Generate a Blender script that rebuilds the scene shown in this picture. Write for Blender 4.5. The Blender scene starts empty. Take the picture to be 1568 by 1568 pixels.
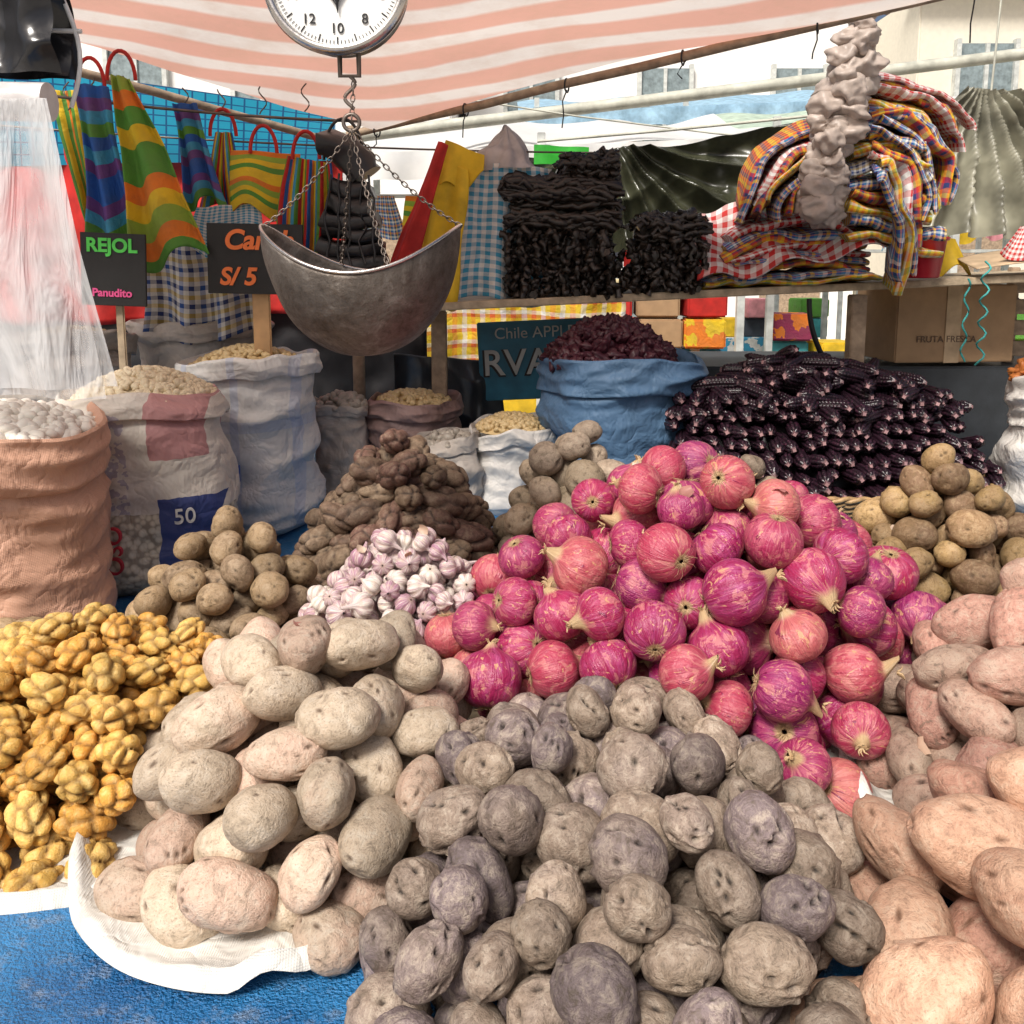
import bpy, bmesh, math, random
import numpy as np
from mathutils import Vector, Matrix, Euler
random.seed(7); rng=np.random.default_rng(7)
SC=bpy.context.scene; COL=SC.collection
T=.85; PI=math.pi
# ------------------------------------------------------------------ helpers
def nd(nt,t,ins={},**pr):
    n=nt.nodes.new(t)
    for k,v in pr.items(): setattr(n,k,v)
    for k,v in ins.items():
        s=n.inputs[k]
        if isinstance(v,bpy.types.NodeSocket): nt.links.new(v,s)
        else:
            if s.type=='RGBA' and len(v)==3: v=(*v,1)
            s.default_value=v
    return n
def mix(nt,f,a,b,blend='MIX'):
    n=nt.nodes.new('ShaderNodeMix'); n.data_type='RGBA'; n.blend_type=blend
    for i,v in ((0,f),(6,a),(7,b)):
        s=n.inputs[i]
        if isinstance(v,bpy.types.NodeSocket): nt.links.new(v,s)
        else: s.default_value=v if i==0 else (*v[:3],1)
    return n.outputs[2]
def ramp(nt,f,stops,interp='LINEAR'):
    n=nt.nodes.new('ShaderNodeValToRGB'); nt.links.new(f,n.inputs[0]); cr=n.color_ramp; cr.interpolation=interp
    while len(cr.elements)<len(stops): cr.elements.new(.5)
    for e,(p,c) in zip(cr.elements,stops):
        e.position=p
        if not hasattr(c,'__len__'): c=(c,c,c)
        e.color=(*c[:3],1)
    return n.outputs[0]
def mth(nt,op,a,b=0.,c=0.):
    n=nt.nodes.new('ShaderNodeMath'); n.operation=op
    for i,v in enumerate((a,b,c)):
        if isinstance(v,bpy.types.NodeSocket): nt.links.new(v,n.inputs[i])
        else: n.inputs[i].default_value=v
    return n.outputs[0]
def noiz(nt,scale,vec=None,detail=3,rough=.55,dist=0):
    n=nd(nt,'ShaderNodeTexNoise',{'Scale':scale,'Detail':min(detail,5),'Roughness':rough,'Distortion':dist})
    if vec is None: vec=nd(nt,'ShaderNodeTexCoord').outputs['Object']
    nt.links.new(vec,n.inputs['Vector']); return n.outputs['Fac']
def attr(nt,name,out='Fac'):
    return nd(nt,'ShaderNodeAttribute',attribute_name=name).outputs[out]
def newmat(name):
    m=bpy.data.materials.new(name); m.use_nodes=True; nt=m.node_tree
    return m,nt,nt.nodes['Principled BSDF']
def setb(nt,b,**k):
    for kk,v in k.items():
        s=b.inputs[kk.replace('_',' ')]
        if isinstance(v,bpy.types.NodeSocket): nt.links.new(v,s)
        else: s.default_value=(*v,1) if (s.type=='RGBA' and len(v)==3) else v
def bump(nt,b,h,st=.3,d=.002):
    n=nd(nt,'ShaderNodeBump',{'Strength':st,'Distance':d,'Height':h}); nt.links.new(n.outputs[0],b.inputs['Normal'])
def translucent(m,nt,b,col,f):
    o=nt.nodes['Material Output']; t=nd(nt,'ShaderNodeBsdfTranslucent')
    if isinstance(col,bpy.types.NodeSocket): nt.links.new(col,t.inputs[0])
    else: t.inputs[0].default_value=(*col,1)
    ms=nd(nt,'ShaderNodeMixShader',{0:f}); nt.links.new(b.outputs[0],ms.inputs[1]); nt.links.new(t.outputs[0],ms.inputs[2]); nt.links.new(ms.outputs[0],o.inputs[0])
def simple(name,c,rough=.6,metal=0,var=.25,scale=15,bs=.2,bscale=150,trans=0):
    m,nt,b=newmat(name); n=noiz(nt,scale)
    c1=tuple(x*(1-var) for x in c); c2=tuple(min(1,x*(1+var)) for x in c)
    col=ramp(nt,n,[(.3,c1),(.7,c2)]); setb(nt,b,Base_Color=col,Roughness=rough,Metallic=metal)
    bump(nt,b,noiz(nt,bscale),bs,.002)
    if trans: translucent(m,nt,b,col,trans)
    return m
class Bld:
    def __init__(s): s.v=[];s.f=[];s.a=[];s.r=[];s.l=[];s.n=0
    def add(s,v,f,a=None,r=0.,l=None):
        v=np.asarray(v,float); k=len(v); s.v.append(v)
        for ff in (f if isinstance(f,(list,tuple)) and len(f) and isinstance(f[0],np.ndarray) and f[0].ndim==2 else [np.asarray(f)]): s.f.append(ff+s.n)
        s.a.append(np.zeros(k) if a is None else np.broadcast_to(a,(k,)).astype(float)); s.r.append(np.full(k,float(r)))
        s.l.append(v if l is None else l); s.n+=k
    def build(s,name,mat,parent=None,smooth=True):
        me=bpy.data.meshes.new(name); V=np.concatenate(s.v)
        me.vertices.add(len(V)); me.vertices.foreach_set('co',V.ravel())
        idx=np.concatenate([f.ravel() for f in s.f]); tot=np.concatenate([np.full(len(f),f.shape[1]) for f in s.f])
        st=np.concatenate([[0],np.cumsum(tot)[:-1]])
        me.loops.add(len(idx)); me.loops.foreach_set('vertex_index',idx.astype(np.int32))
        me.polygons.add(len(tot)); me.polygons.foreach_set('loop_start',st.astype(np.int32))
        me.update(calc_edges=True); me.validate()
        me.polygons.foreach_set('use_smooth',np.full(len(me.polygons),smooth))
        for nm,d in (('a',s.a),('rnd',s.r)):
            at=me.attributes.new(nm,'FLOAT','POINT'); at.data.foreach_set('value',np.concatenate(d))
        at=me.attributes.new('loc','FLOAT_VECTOR','POINT'); at.data.foreach_set('vector',np.concatenate(s.l).ravel())
        me.materials.append(mat); o=bpy.data.objects.new(name,me); COL.objects.link(o)
        if parent: o.parent=parent
        return o
def empty(name,loc=(0,0,0)):
    o=bpy.data.objects.new(name,None); COL.objects.link(o); o.empty_display_size=.05; return o
def vn(p,freq,seed,n=14):
    g=np.random.default_rng(seed); k=g.normal(size=(n,3)); k/=np.linalg.norm(k,axis=1)[:,None]; k*=freq*g.uniform(.6,1.5,(n,1))
    ph=g.uniform(0,2*PI,n); return np.sin(p@k.T+ph).sum(1)/math.sqrt(n)*.8
_ico={}
def ico(n):
    if n not in _ico:
        bm=bmesh.new(); bmesh.ops.create_icosphere(bm,subdivisions=n,radius=1)
        bm.verts.ensure_lookup_table(); v=np.array([x.co[:] for x in bm.verts]); f=np.array([[q.index for q in x.verts] for x in bm.faces]); bm.free(); _ico[n]=(v/np.linalg.norm(v,axis=1)[:,None],f)
    return _ico[n]
def gridf(nu,nv,closed=False):
    i=np.arange(nu if closed else nu-1); j=np.arange(nv-1); I,J=np.meshgrid(i,j,indexing='ij'); I2=(I+1)%nu
    return np.stack([I*nv+J,I2*nv+J,I2*nv+J+1,I*nv+J+1],-1).reshape(-1,4)
def tube(b,pts,rad,sides=7,a=None,r=0.,cap=True):
    pts=np.asarray(pts,float); n=len(pts); rad=np.broadcast_to(rad,(n,)).astype(float)
    t=np.gradient(pts,axis=0); t/=np.linalg.norm(t,axis=1)[:,None]+1e-9
    up=np.array([0,0,1.]) if abs(t[0][2])<.9 else np.array([0,1.,0])
    s=np.cross(t,up); s/=np.linalg.norm(s,axis=1)[:,None]+1e-9; w=np.cross(s,t)
    th=np.arange(sides)/sides*2*PI
    V=pts[None]+(np.cos(th)[:,None,None]*s[None]+np.sin(th)[:,None,None]*w[None])*rad[None,:,None]
    b.add(V.reshape(-1,3),gridf(sides,n,True),a=a,r=r)
    if cap:
        for e in (0,n-1):
            b.add(V[:,e],np.arange(sides)[None],a=a,r=r)
def line(p,q,n=2,sag=0,jit=0,seed=0):
    t=np.linspace(0,1,n)[:,None]; P=np.array(p)[None]*(1-t)+np.array(q)[None]*t; P[:,2]-=sag*4*(t*(1-t))[:,0]
    if jit: P+=np.random.default_rng(seed).normal(size=P.shape)*jit
    return P
def sheet(name,c,mat,nu=40,nv=40,disp=None,parent=None,thick=0):
    u=np.linspace(0,1,nu);v=np.linspace(0,1,nv);U,V=np.meshgrid(u,v,indexing='ij');U=U.ravel();V=V.ravel()
    c=[np.array(x,float) for x in c]
    P=c[0]*((1-U)*(1-V))[:,None]+c[1]*(U*(1-V))[:,None]+c[2]*(U*V)[:,None]+c[3]*((1-U)*V)[:,None]
    nrm=np.cross(c[1]+c[2]-c[0]-c[3],c[3]+c[2]-c[0]-c[1]); nrm/=np.linalg.norm(nrm)
    if disp is not None:
        d=disp(U,V,P)
        P=P+(d if getattr(d,'ndim',1)==2 else nrm*d[:,None])
    b=Bld(); b.add(P,gridf(nu,nv),l=np.stack([U,V,0*U],1)); o=b.build(name,mat,parent)
    if thick:
        m=o.modifiers.new('s','SOLIDIFY'); m.thickness=thick; m.offset=0
    return o
def box(name,ce,si,mat,rot=(0,0,0),parent=None,bev=.003):
    me=bpy.data.meshes.new(name); bm=bmesh.new(); bmesh.ops.create_cube(bm,size=1)
    for v in bm.verts: v.co=Vector((v.co.x*si[0],v.co.y*si[1],v.co.z*si[2]))
    if bev: bmesh.ops.bevel(bm,geom=bm.edges[:],offset=bev,segments=2,affect='EDGES')
    bm.to_mesh(me); bm.free(); me.materials.append(mat); o=bpy.data.objects.new(name,me); COL.objects.link(o); o.location=ce; o.rotation_euler=rot
    if parent: o.parent=parent
    return o
def text(name,s,loc,size,mat,rot=(PI/2,0,0),parent=None,ext=.0008,shear=0,bold=0,align='CENTER'):
    cu=bpy.data.curves.new(name,'FONT'); cu.body=s; cu.size=size; cu.extrude=ext; cu.align_x=align; cu.align_y='CENTER'; cu.shear=shear; cu.offset=bold
    o=bpy.data.objects.new(name,cu); COL.objects.link(o); o.location=loc; o.rotation_euler=rot; cu.materials.append(mat)
    if parent:o.parent=parent
    return o
# ------------------------------------------------------------------ vegetable prototypes
def potato(seed,sub=5,elong=1.25,eyes=9,depth=.09,lump=.07,wide=1.0):
    v,f=ico(sub); g=np.random.default_rng(seed); p=v.copy()
    r=1+lump*vn(p,1.7,seed)+.5*lump*vn(p,3.3,seed+1)+.022*vn(p,6.5,seed+5)+.008*vn(p,15,seed+2)
    a=np.zeros(len(p)); E=g.normal(size=(eyes,3)); E/=np.linalg.norm(E,axis=1)[:,None]
    for e in E:
        an=np.arccos(np.clip(p@e,-1,1)); s=g.uniform(.09,.15); d=depth*g.uniform(.5,1.35)
        t=np.cross(e,[0.3,.2,1]); t/=np.linalg.norm(t)+1e-6; w=np.cross(e,t)
        ax=(p@t); ay=(p@w); el=np.sqrt((ax/1.6)**2+(ay*1.1)**2); el=np.where(p@e>0,el,9)
        r-=d*np.exp(-(el/(s*.62))**2); r-=d*.45*np.exp(-(an/(s*2.4))**2)
        r+=d*.45*np.exp(-((el-s*1.5)/(s*.55))**2)*np.clip(ay*8,0,1)
        a=np.maximum(a,np.exp(-(el/(s*.62))**4))
    q=p*r[:,None]*np.array([elong,wide*g.uniform(.9,1.05),g.uniform(.8,.96)])
    return q,f,a,p
def knobby(seed,sub=4,K=14,elong=1.45,amp=.3,wr=.2,cw=3):
    v,f=ico(sub); g=np.random.default_rng(seed); i=np.arange(K)+.5
    ph=np.arccos(1-2*i/K); th=PI*(1+5**.5)*i+g.uniform(0,6); E=np.stack([np.cos(ph),np.sin(ph)*np.cos(th),np.sin(ph)*np.sin(th)],1)+g.normal(size=(K,3))*.13
    E/=np.linalg.norm(E,axis=1)[:,None]
    D=np.sort(np.arccos(np.clip(v@E.T,-1,1)),1); cr=np.clip((D[:,1]-D[:,0])/.5,0,1)
    r=1-amp*.5+amp*np.sqrt(cr)+.05*vn(v,2,seed)+.02*vn(v,9,seed+4)
    q=v*r[:,None]*np.array([elong,1,g.uniform(.85,1)]); q[:,1]+=.15*q[:,0]**2*g.uniform(-1,1)
    return q,f,np.clip(1-cr*cw,0,1)**1.1,v
def onion(seed,nth=48,nph=40):
    g=np.random.default_rng(seed); ph=np.linspace(0.02,PI-.02,nph)
    rr=np.sin(ph)**.92; z=np.cos(ph)*g.uniform(.82,1.0)
    neck=np.exp(-(ph/.26)**2); z=z+g.uniform(.15,.5)*neck+.08*np.exp(-((PI-ph)/.22)**2)
    rr=np.maximum(rr*(1-.22*np.exp(-((ph-.35)/.25)**2)),.06+.04*g.random())
    th=np.arange(nth)/nth*2*PI; TH,PH=np.meshgrid(th,ph,indexing='ij'); R=np.broadcast_to(rr,TH.shape).copy()
    P=np.stack([np.cos(TH)*np.sin(PH),np.sin(TH)*np.sin(PH),np.cos(PH)],-1).reshape(-1,3)
    w=1+.06*vn(P,1.6,seed)+.012*vn(P*np.array([1,1,.2]),9,seed+3)
    R=R.ravel()*w; V=np.stack([R*np.cos(TH.ravel()),R*np.sin(TH.ravel()),np.broadcast_to(z,TH.shape).ravel()],1)
    bend=np.clip(V[:,2]-.9,0,1); V[:,0]+=bend*g.uniform(-.9,.9)
    a=np.clip(np.exp(-(PH.ravel()/.40)**2)+np.exp(-((PI-PH.ravel())/.22)**2)+.2*vn(P,7,seed+9)*(PH.ravel()<.9),0,1)
    L=np.stack([np.cos(TH.ravel()),np.sin(TH.ravel()),np.cos(PH.ravel())],1)
    b=Bld(); b.add(V,gridf(nth,nph,True),a=a,l=L)
    for k in range(44):
        an=g.uniform(0,2*PI); d=g.uniform(.1,1.1); l=g.uniform(.12,.38)
        p0=np.array([math.cos(an)*.07,math.sin(an)*.07,z.min()+.04]); p1=p0+np.array([math.cos(an)*d*l,math.sin(an)*d*l,-l*.3]); p2=p1+np.array([math.cos(an+.6)*l*.5,math.sin(an+.6)*l*.5,-l*.05])
        tube(b,[p0,p1,p2],[.011,.008,.004],3,a=1,cap=False)
    for k in range(8):
        an=g.uniform(0,2*PI); p0=np.array([math.cos(an)*.03,math.sin(an)*.03,z.max()-.08]); p1=p0+np.array([math.cos(an)*.12,math.sin(an)*.12,.13]);
        tube(b,[p0,p1,p1+np.array([math.cos(an+1)*.12,math.sin(an+1)*.12,.07])],[.05,.035,.008],4,a=1,cap=False)
    return np.concatenate(b.v),b.f,np.concatenate(b.a),np.concatenate(b.l)
def garlic(seed,nth=42,nph=22):
    g=np.random.default_rng(seed); ph=np.linspace(.02,PI-.02,nph); th=np.arange(nth)/nth*2*PI; TH,PH=[x.ravel() for x in np.meshgrid(th,ph,indexing='ij')]
    n=g.integers(6,9); R=np.sin(PH)**.9*(1-.17*np.abs(np.cos(n/2*TH))**5*np.sin(PH)**.5)*(1-.35*np.exp(-((PH-.3)/.3)**2))
    R=np.maximum(R,.09); Z=np.cos(PH)*.8+.75*np.exp(-(PH/.22)**2)*g.uniform(.4,1.5)
    V=np.stack([R*np.cos(TH),R*np.sin(TH),Z],1); V[:,0]+=np.clip(V[:,2]-.8,0,2)**1.3*g.uniform(-.6,.6)
    V*=1+.06*vn(V,2,seed)[:,None]
    a=np.clip(np.exp(-((PI-PH)/.3)**2)+.8*np.abs(np.cos(n/2*TH))**14*np.sin(PH),0,1)
    return V,gridf(nth,nph,True),a,np.stack([np.cos(TH),np.sin(TH),np.cos(PH)],1)
# ------------------------------------------------------------------ piling
SP=np.zeros((0,4))
def deposit(hf,bb,r0,r1,maxn=400,nc=160,over=.5,pk=.93):
    global SP; out=[]; fail=0
    while len(out)<maxn and fail<30:
        r=rng.uniform(r0,r1); x=rng.uniform(bb[0],bb[1],nc); y=rng.uniform(bb[2],bb[3],nc); hh=hf(x,y)
        z=np.full(nc,T+r*.9)
        if len(SP):
            d2=(x[:,None]-SP[None,:,0])**2+(y[:,None]-SP[None,:,1])**2; R=(r+SP[None,:,3])*pk
            zz=np.where(d2<R*R,SP[None,:,2]+np.sqrt(np.maximum(R*R-d2,0)),0); z=np.maximum(z,zz.max(1))
        ok=z+r*over<=hh
        if not ok.any(): fail+=1; continue
        z2=np.where(ok,z,9); i=z2.argmin(); s=(x[i],y[i],z[i],r); SP=np.vstack([SP,s]); out.append(s)
    return out
def dome(cx,cy,rx,ry,H,p=2.):
    def f(x,y):
        d=np.sqrt(((x-cx)/rx)**2+((y-cy)/ry)**2); return np.where(d<1,T+.02+H*(1-np.clip(d,0,1)**p),0)
    return f
def rotm(flat=None):
    if flat is None:
        q=rng.normal(size=4); q/=np.linalg.norm(q); w,x,y,z=q
        return np.array([[1-2*(y*y+z*z),2*(x*y-z*w),2*(x*z+y*w)],[2*(x*y+z*w),1-2*(x*x+z*z),2*(y*z-x*w)],[2*(x*z-y*w),2*(y*z+x*w),1-2*(x*x+y*y)]])
    return np.array((Matrix.Rotation(rng.uniform(0,2*PI),3,'Z')@Matrix.Rotation(rng.normal()*flat,3,'Y')@Matrix.Rotation(rng.uniform(0,2*PI),3,'X')))
def pile(name,dm,args,protos,mat,flat=.35,scale=1.,parent=None,maxn=400,pk=.93):
    cx,cy,rx,ry,H=args[:5]; hf=dome(*args)
    it=deposit(hf,(cx-rx,cx+rx,cy-ry,cy+ry),dm[0],dm[1],maxn,pk=pk)
    b=Bld()
    for (x,y,z,r) in it:
        q,f,a,l=protos[rng.integers(len(protos))]; R=rotm(flat)
        b.add((q@R.T)*r*scale*rng.uniform(.95,1.07)+np.array([x,y,z]),f,a=a,r=rng.random(),l=l)
    print(name,len(it)); return b.build(name,mat,parent)
# ------------------------------------------------------------------ vegetable materials
def potato_mat(name,c1,c2,c3,eye=(.06,.045,.035),rough=.62,dust=(.55,.48,.4),dustamt=.5,sp=.4,soil=.8,var=.5,bst=.9):
    m,nt,b=newmat(name); rn=attr(nt,'rnd')
    n1=noiz(nt,22,detail=4); n2=noiz(nt,70,detail=5,rough=.75,dist=.5); n3=noiz(nt,430,detail=2)
    col=mix(nt,ramp(nt,n1,[(.38,0),(.62,1)]),c1,c2)
    col=mix(nt,ramp(nt,mth(nt,'ADD',mth(nt,'MULTIPLY',rn,.8),mth(nt,'MULTIPLY',n1,.6)),[(.62,0),(.92,1)]),col,c3)
    col=mix(nt,ramp(nt,n2,[(.36,dustamt),(.52,0)]),col,dust)
    col=mix(nt,ramp(nt,n2,[(.53,0),(.66,soil)]),col,tuple(x*.36 for x in c2))
    col=mix(nt,ramp(nt,n3,[(.58,0),(.66,sp)]),col,tuple(x*.3 for x in c1))
    col=mix(nt,mth(nt,'MULTIPLY',attr(nt,'a'),.95),col,eye)
    fr=mth(nt,'FRACT',mth(nt,'MULTIPLY',rn,7.31))
    hs=nd(nt,'ShaderNodeHueSaturation',{'Hue':.5,'Saturation':1.,'Value':mth(nt,'ADD',mth(nt,'MULTIPLY',fr,var),1-var*.55),'Color':col}).outputs[0]
    setb(nt,b,Base_Color=hs,Roughness=rough); b.inputs['Specular IOR Level'].default_value=.3
    h=mth(nt,'ADD',n2,mth(nt,'MULTIPLY',n3,.3)); bump(nt,b,h,bst,.0035); return m
mPA=potato_mat('beige_potato_skin',(.44,.35,.255),(.52,.41,.30),(.54,.37,.28),dust=(.60,.52,.42),dustamt=.55,eye=(.11,.07,.045),soil=.6)
mPB=potato_mat('grey_potato_skin',(.25,.185,.14),(.32,.245,.18),(.19,.145,.145),dust=(.47,.39,.31),dustamt=.65,eye=(.012,.009,.008),var=.65)
mPC=potato_mat('sweet_potato_skin',(.48,.27,.18),(.54,.34,.23),(.46,.24,.17),dust=(.60,.45,.33),dustamt=.55,eye=(.14,.07,.04),rough=.6,sp=.35,soil=.6)
mPD=potato_mat('right_potato_skin',(.38,.25,.19),(.43,.31,.23),(.40,.21,.16),dust=(.5,.41,.32),eye=(.07,.04,.03))
mPG=potato_mat('small_brown_potato_skin',(.34,.235,.13),(.30,.21,.12),(.23,.16,.10),dust=(.44,.34,.23),eye=(.04,.025,.015))
mPK=potato_mat('golden_potato_skin',(.34,.22,.11),(.42,.28,.12),(.20,.12,.07),dust=(.46,.34,.2),eye=(.05,.03,.015),var=.65)
mPH=potato_mat('dark_oca_skin',(.145,.095,.062),(.20,.14,.09),(.13,.065,.05),dust=(.29,.22,.15),dustamt=.5,eye=(.02,.012,.01))
mPJ=potato_mat('tan_potato_skin',(.40,.31,.21),(.35,.27,.18),(.30,.23,.17),dust=(.47,.39,.29),eye=(.06,.04,.025))
mPI=potato_mat('yellow_olluco_skin',(.70,.41,.09),(.76,.49,.15),(.68,.33,.06),dust=(.80,.62,.28),dustamt=.5,eye=(.16,.075,.02),rough=.5,sp=.25,soil=.55,var=.25)
m,nt,b=newmat('red_onion_skin'); rn=attr(nt,'rnd'); loc=attr(nt,'loc','Vector')
cmb=nd(nt,'ShaderNodeCombineXYZ',{0:mth(nt,'MULTIPLY',rn,50),1:mth(nt,'MULTIPLY',rn,31)}).outputs[0]
def omap(sx,sz): return nd(nt,'ShaderNodeVectorMath',{0:nd(nt,'ShaderNodeVectorMath',{0:loc,1:(sx,sx,sz)},operation='MULTIPLY').outputs[0],1:cmb},operation='ADD').outputs[0]
st=noiz(nt,1.,omap(3.2,.9),detail=5,rough=.7,dist=.3); vein=noiz(nt,1.,omap(24,1.3),detail=3); pt=noiz(nt,1.,omap(1.9,1.9),detail=5,rough=.65,dist=.8)
base=ramp(nt,rn,[(0,(.27,.010,.075)),(.25,(.36,.016,.075)),(.5,(.22,.012,.11)),(.7,(.38,.028,.075)),(.88,(.42,.06,.09)),(1,(.48,.13,.12))])
pale=ramp(nt,rn,[(0,(.42,.07,.22)),(.5,(.48,.09,.17)),(1,(.58,.22,.18))])
col=mix(nt,ramp(nt,st,[(.46,0),(.66,.85)]),base,pale)
col=mix(nt,ramp(nt,vein,[(.54,0),(.66,.22)]),col,(.62,.26,.30))
col=mix(nt,ramp(nt,vein,[(.34,.35),(.46,0)]),col,(.14,.008,.045))
col=mix(nt,ramp(nt,pt,[(.56,0),(.585,.5)]),col,mix(nt,st,(.50,.11,.13),(.70,.38,.30)))
col=mix(nt,ramp(nt,pt,[(.33,.85),(.37,0)]),col,(.16,.006,.05))
fl=noiz(nt,1.,omap(3.2,2.4),detail=5,dist=1.6); col=mix(nt,ramp(nt,fl,[(.62,0),(.64,.8)]),col,(.56,.31,.16))
col=mix(nt,ramp(nt,attr(nt,'a'),[(.22,0),(.6,1)]),col,mix(nt,vein,(.36,.22,.10),(.62,.45,.26)))
setb(nt,b,Base_Color=col,Roughness=ramp(nt,pt,[(.3,.22),(.6,.48)])); b.inputs['Specular IOR Level'].default_value=.55
bump(nt,b,mth(nt,'ADD',mth(nt,'ADD',vein,mth(nt,'MULTIPLY',pt,3)),mth(nt,'MULTIPLY',fl,1.5)),.5,.0025); mON=m
m,nt,b=newmat('garlic_skin'); rn=attr(nt,'rnd'); loc=attr(nt,'loc','Vector')
mp=nd(nt,'ShaderNodeVectorMath',{0:nd(nt,'ShaderNodeVectorMath',{0:loc,1:(6,6,.6)},operation='MULTIPLY').outputs[0],1:nd(nt,'ShaderNodeCombineXYZ',{0:mth(nt,'MULTIPLY',rn,40)}).outputs[0]},operation='ADD').outputs[0]
st=noiz(nt,1.6,mp,detail=5,rough=.7)
col=mix(nt,ramp(nt,mth(nt,'ADD',st,mth(nt,'MULTIPLY',rn,.2)),[(.50,0),(.74,.9)]),(.72,.66,.58),(.30,.11,.20))
col=mix(nt,ramp(nt,noiz(nt,120,detail=4),[(.55,0),(.7,.5)]),col,(.5,.36,.25))
col=mix(nt,mth(nt,'MULTIPLY',attr(nt,'a'),.6),col,(.38,.27,.18)); setb(nt,b,Base_Color=col,Roughness=.5); bump(nt,b,st,.4,.003); mGA=m

# ------------------------------------------------------------------ piles
pA=[potato(100+i,5,rng.uniform(1.15,1.5),9,.07,.10) for i in range(9)]
pB=[potato(200+i,5,rng.uniform(1.0,1.25),13,.19,.095) for i in range(11)]
pC=[potato(300+i,5,rng.uniform(1.2,1.7),10,.07,.22) for i in range(6)]
pS=[potato(400+i,4,rng.uniform(1.0,1.3),9,.12,.11) for i in range(8)]
pH=[knobby(500+i,4,9,rng.uniform(1.5,2.0),.28) for i in range(6)]
pI=[knobby(600+i,4,int(rng.integers(11,16)),rng.uniform(1.2,1.5),.46,cw=1.7) for i in range(9)]
pO=[onion(700+i) for i in range(10)]
pG=[garlic(800+i) for i in range(7)]
def dpile(nm,r0,r1,args,pr,mat,**k): return pile(nm,(r0,r1),args,pr,mat,**k)
dpile('sweet_potato_pile',.036,.047,(.48,.69,.19,.25,.23,2.2),pC,mPC)
dpile('beige_potato_pile',.030,.038,(-.24,1.03,.235,.25,.24,2.6),pA,mPA)
dpile('grey_potato_pile',.025,.036,(.11,.84,.29,.40,.18,3.),pB,mPB,flat=.8)
dpile('brown_pink_potato_pile',.030,.040,(.73,1.03,.27,.32,.32,1.8),pA,mPD)
dpile('red_onion_pile',.034,.043,(.28,1.32,.49,.36,.40,1.7),pO,mON,flat=None)
dpile('yellow_olluco_pile',.019,.024,(-.57,1.12,.32,.25,.205,2.0),pI,mPI,maxn=520,scale=.95,pk=1.03)
dpile('garlic_bulb_pile',.015,.021,(-.18,1.40,.23,.21,.25,1.7),pG,mGA,flat=.9)
dpile('small_brown_potato_pile',.024,.033,(-.50,1.50,.21,.20,.24,1.6),pS,mPG)
dpile('small_brown_potato_pile',.028,.036,(-.84,1.26,.25,.2,.16,1.6),pS,mPG)
dpile('dark_oca_pile',.023,.029,(-.23,1.78,.25,.2,.33,1.6),pH,mPH)
dpile('tan_potato_pile',.028,.036,(.13,1.76,.2,.15,.37,1.6),pS,mPJ)
dpile('tan_potato_pile',.024,.031,(.46,1.76,.18,.13,.30,1.6),pS,mPJ)
dpile('golden_potato_pile',.025,.033,(.80,1.58,.24,.2,.34,1.6),pS,mPK)
g=np.random.default_rng(77); b=Bld()
for i in range(130):
    s_=SP[g.integers(len(SP))]
    if not(-.35<s_[0]<.7 and 1.0<s_[1]<1.6): continue
    c=np.array([s_[0],s_[1]-s_[3]*.6,s_[2]+s_[3]*.85]); w=g.uniform(.004,.010); R=rotm(.5)
    U,V=[q.ravel() for q in np.meshgrid(np.linspace(-1,1,6),np.linspace(-1,1,5),indexing='ij')]
    P=np.stack([U*w*1.3,V*w*(1-.4*U*U),.45*w*(U*U+V*V)+.2*w*vn(np.stack([U,V,U],1),4,i)],1)@R.T+c; b.add(P,gridf(6,5),r=g.random())
m,nt,bs_=newmat('papery_skin'); c_=ramp(nt,attr(nt,'rnd'),[(0,(.4,.12,.14)),(.5,(.6,.38,.26)),(1,(.68,.58,.46))]); setb(nt,bs_,Base_Color=c_,Roughness=.5); translucent(m,nt,bs_,c_,.3)
b.build('loose_onion_skins',m)

# ------------------------------------------------------------------ table, tarp, ground
m,nt,b=newmat('blue_tarp'); n=noiz(nt,9,detail=6)
setb(nt,b,Base_Color=mix(nt,ramp(nt,noiz(nt,35,detail=8,rough=.7),[(.52,0),(.75,.55)]),ramp(nt,n,[(.3,(.01,.12,.33)),(.7,(.03,.23,.52))]),(.35,.35,.34)),Roughness=.3); bump(nt,b,mth(nt,'ADD',noiz(nt,22,detail=5,dist=1.),noiz(nt,300)),.9,.010); mTARP=m
mW=simple('weathered_wood',(.34,.25,.17),.75,var=.35,scale=30,bs=.5)
mWP=simple('pale_wood',(.42,.33,.22),.7,var=.35,scale=25,bs=.4)
tb=empty('market_table')
box('table_top',(0,1.82,T-.035),(3.3,2.72,.04),mW,parent=tb)
for x in(-1.5,0,1.5):
    for y in(.6,1.8,3.0): box('leg',(x,y,(T-.055)/2),(.07,.07,T-.055),mW,parent=tb)
def tdisp(U,V,P): return .008*vn(P,9,3)+.005*vn(P,26,4)+.008*(1-np.abs(vn(P,13,6)))
sheet('blue_tarp_cover',[(-1.68,.44,T),(1.68,.44,T),(1.68,3.2,T),(-1.68,3.2,T)],mTARP,260,220,tdisp,parent=tb)
sheet('blue_tarp_skirt',[(-1.68,.44,.25),(1.68,.44,.25),(1.68,.435,T),(-1.68,.435,T)],mTARP,160,30,lambda U,V,P:.02*np.sin(U*90+vn(P,3,1))*(1-V)+.004,parent=tb)
m,nt,b=newmat('dusty_ground'); setb(nt,b,Base_Color=ramp(nt,noiz(nt,3,detail=8),[(.3,(.36,.33,.29)),(.7,(.46,.43,.38))]),Roughness=.9); bump(nt,b,noiz(nt,40),.5,.01)
sheet('ground',[(-300,-300,0),(300,-300,0),(300,300,0),(-300,300,0)],m,4,4)
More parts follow.
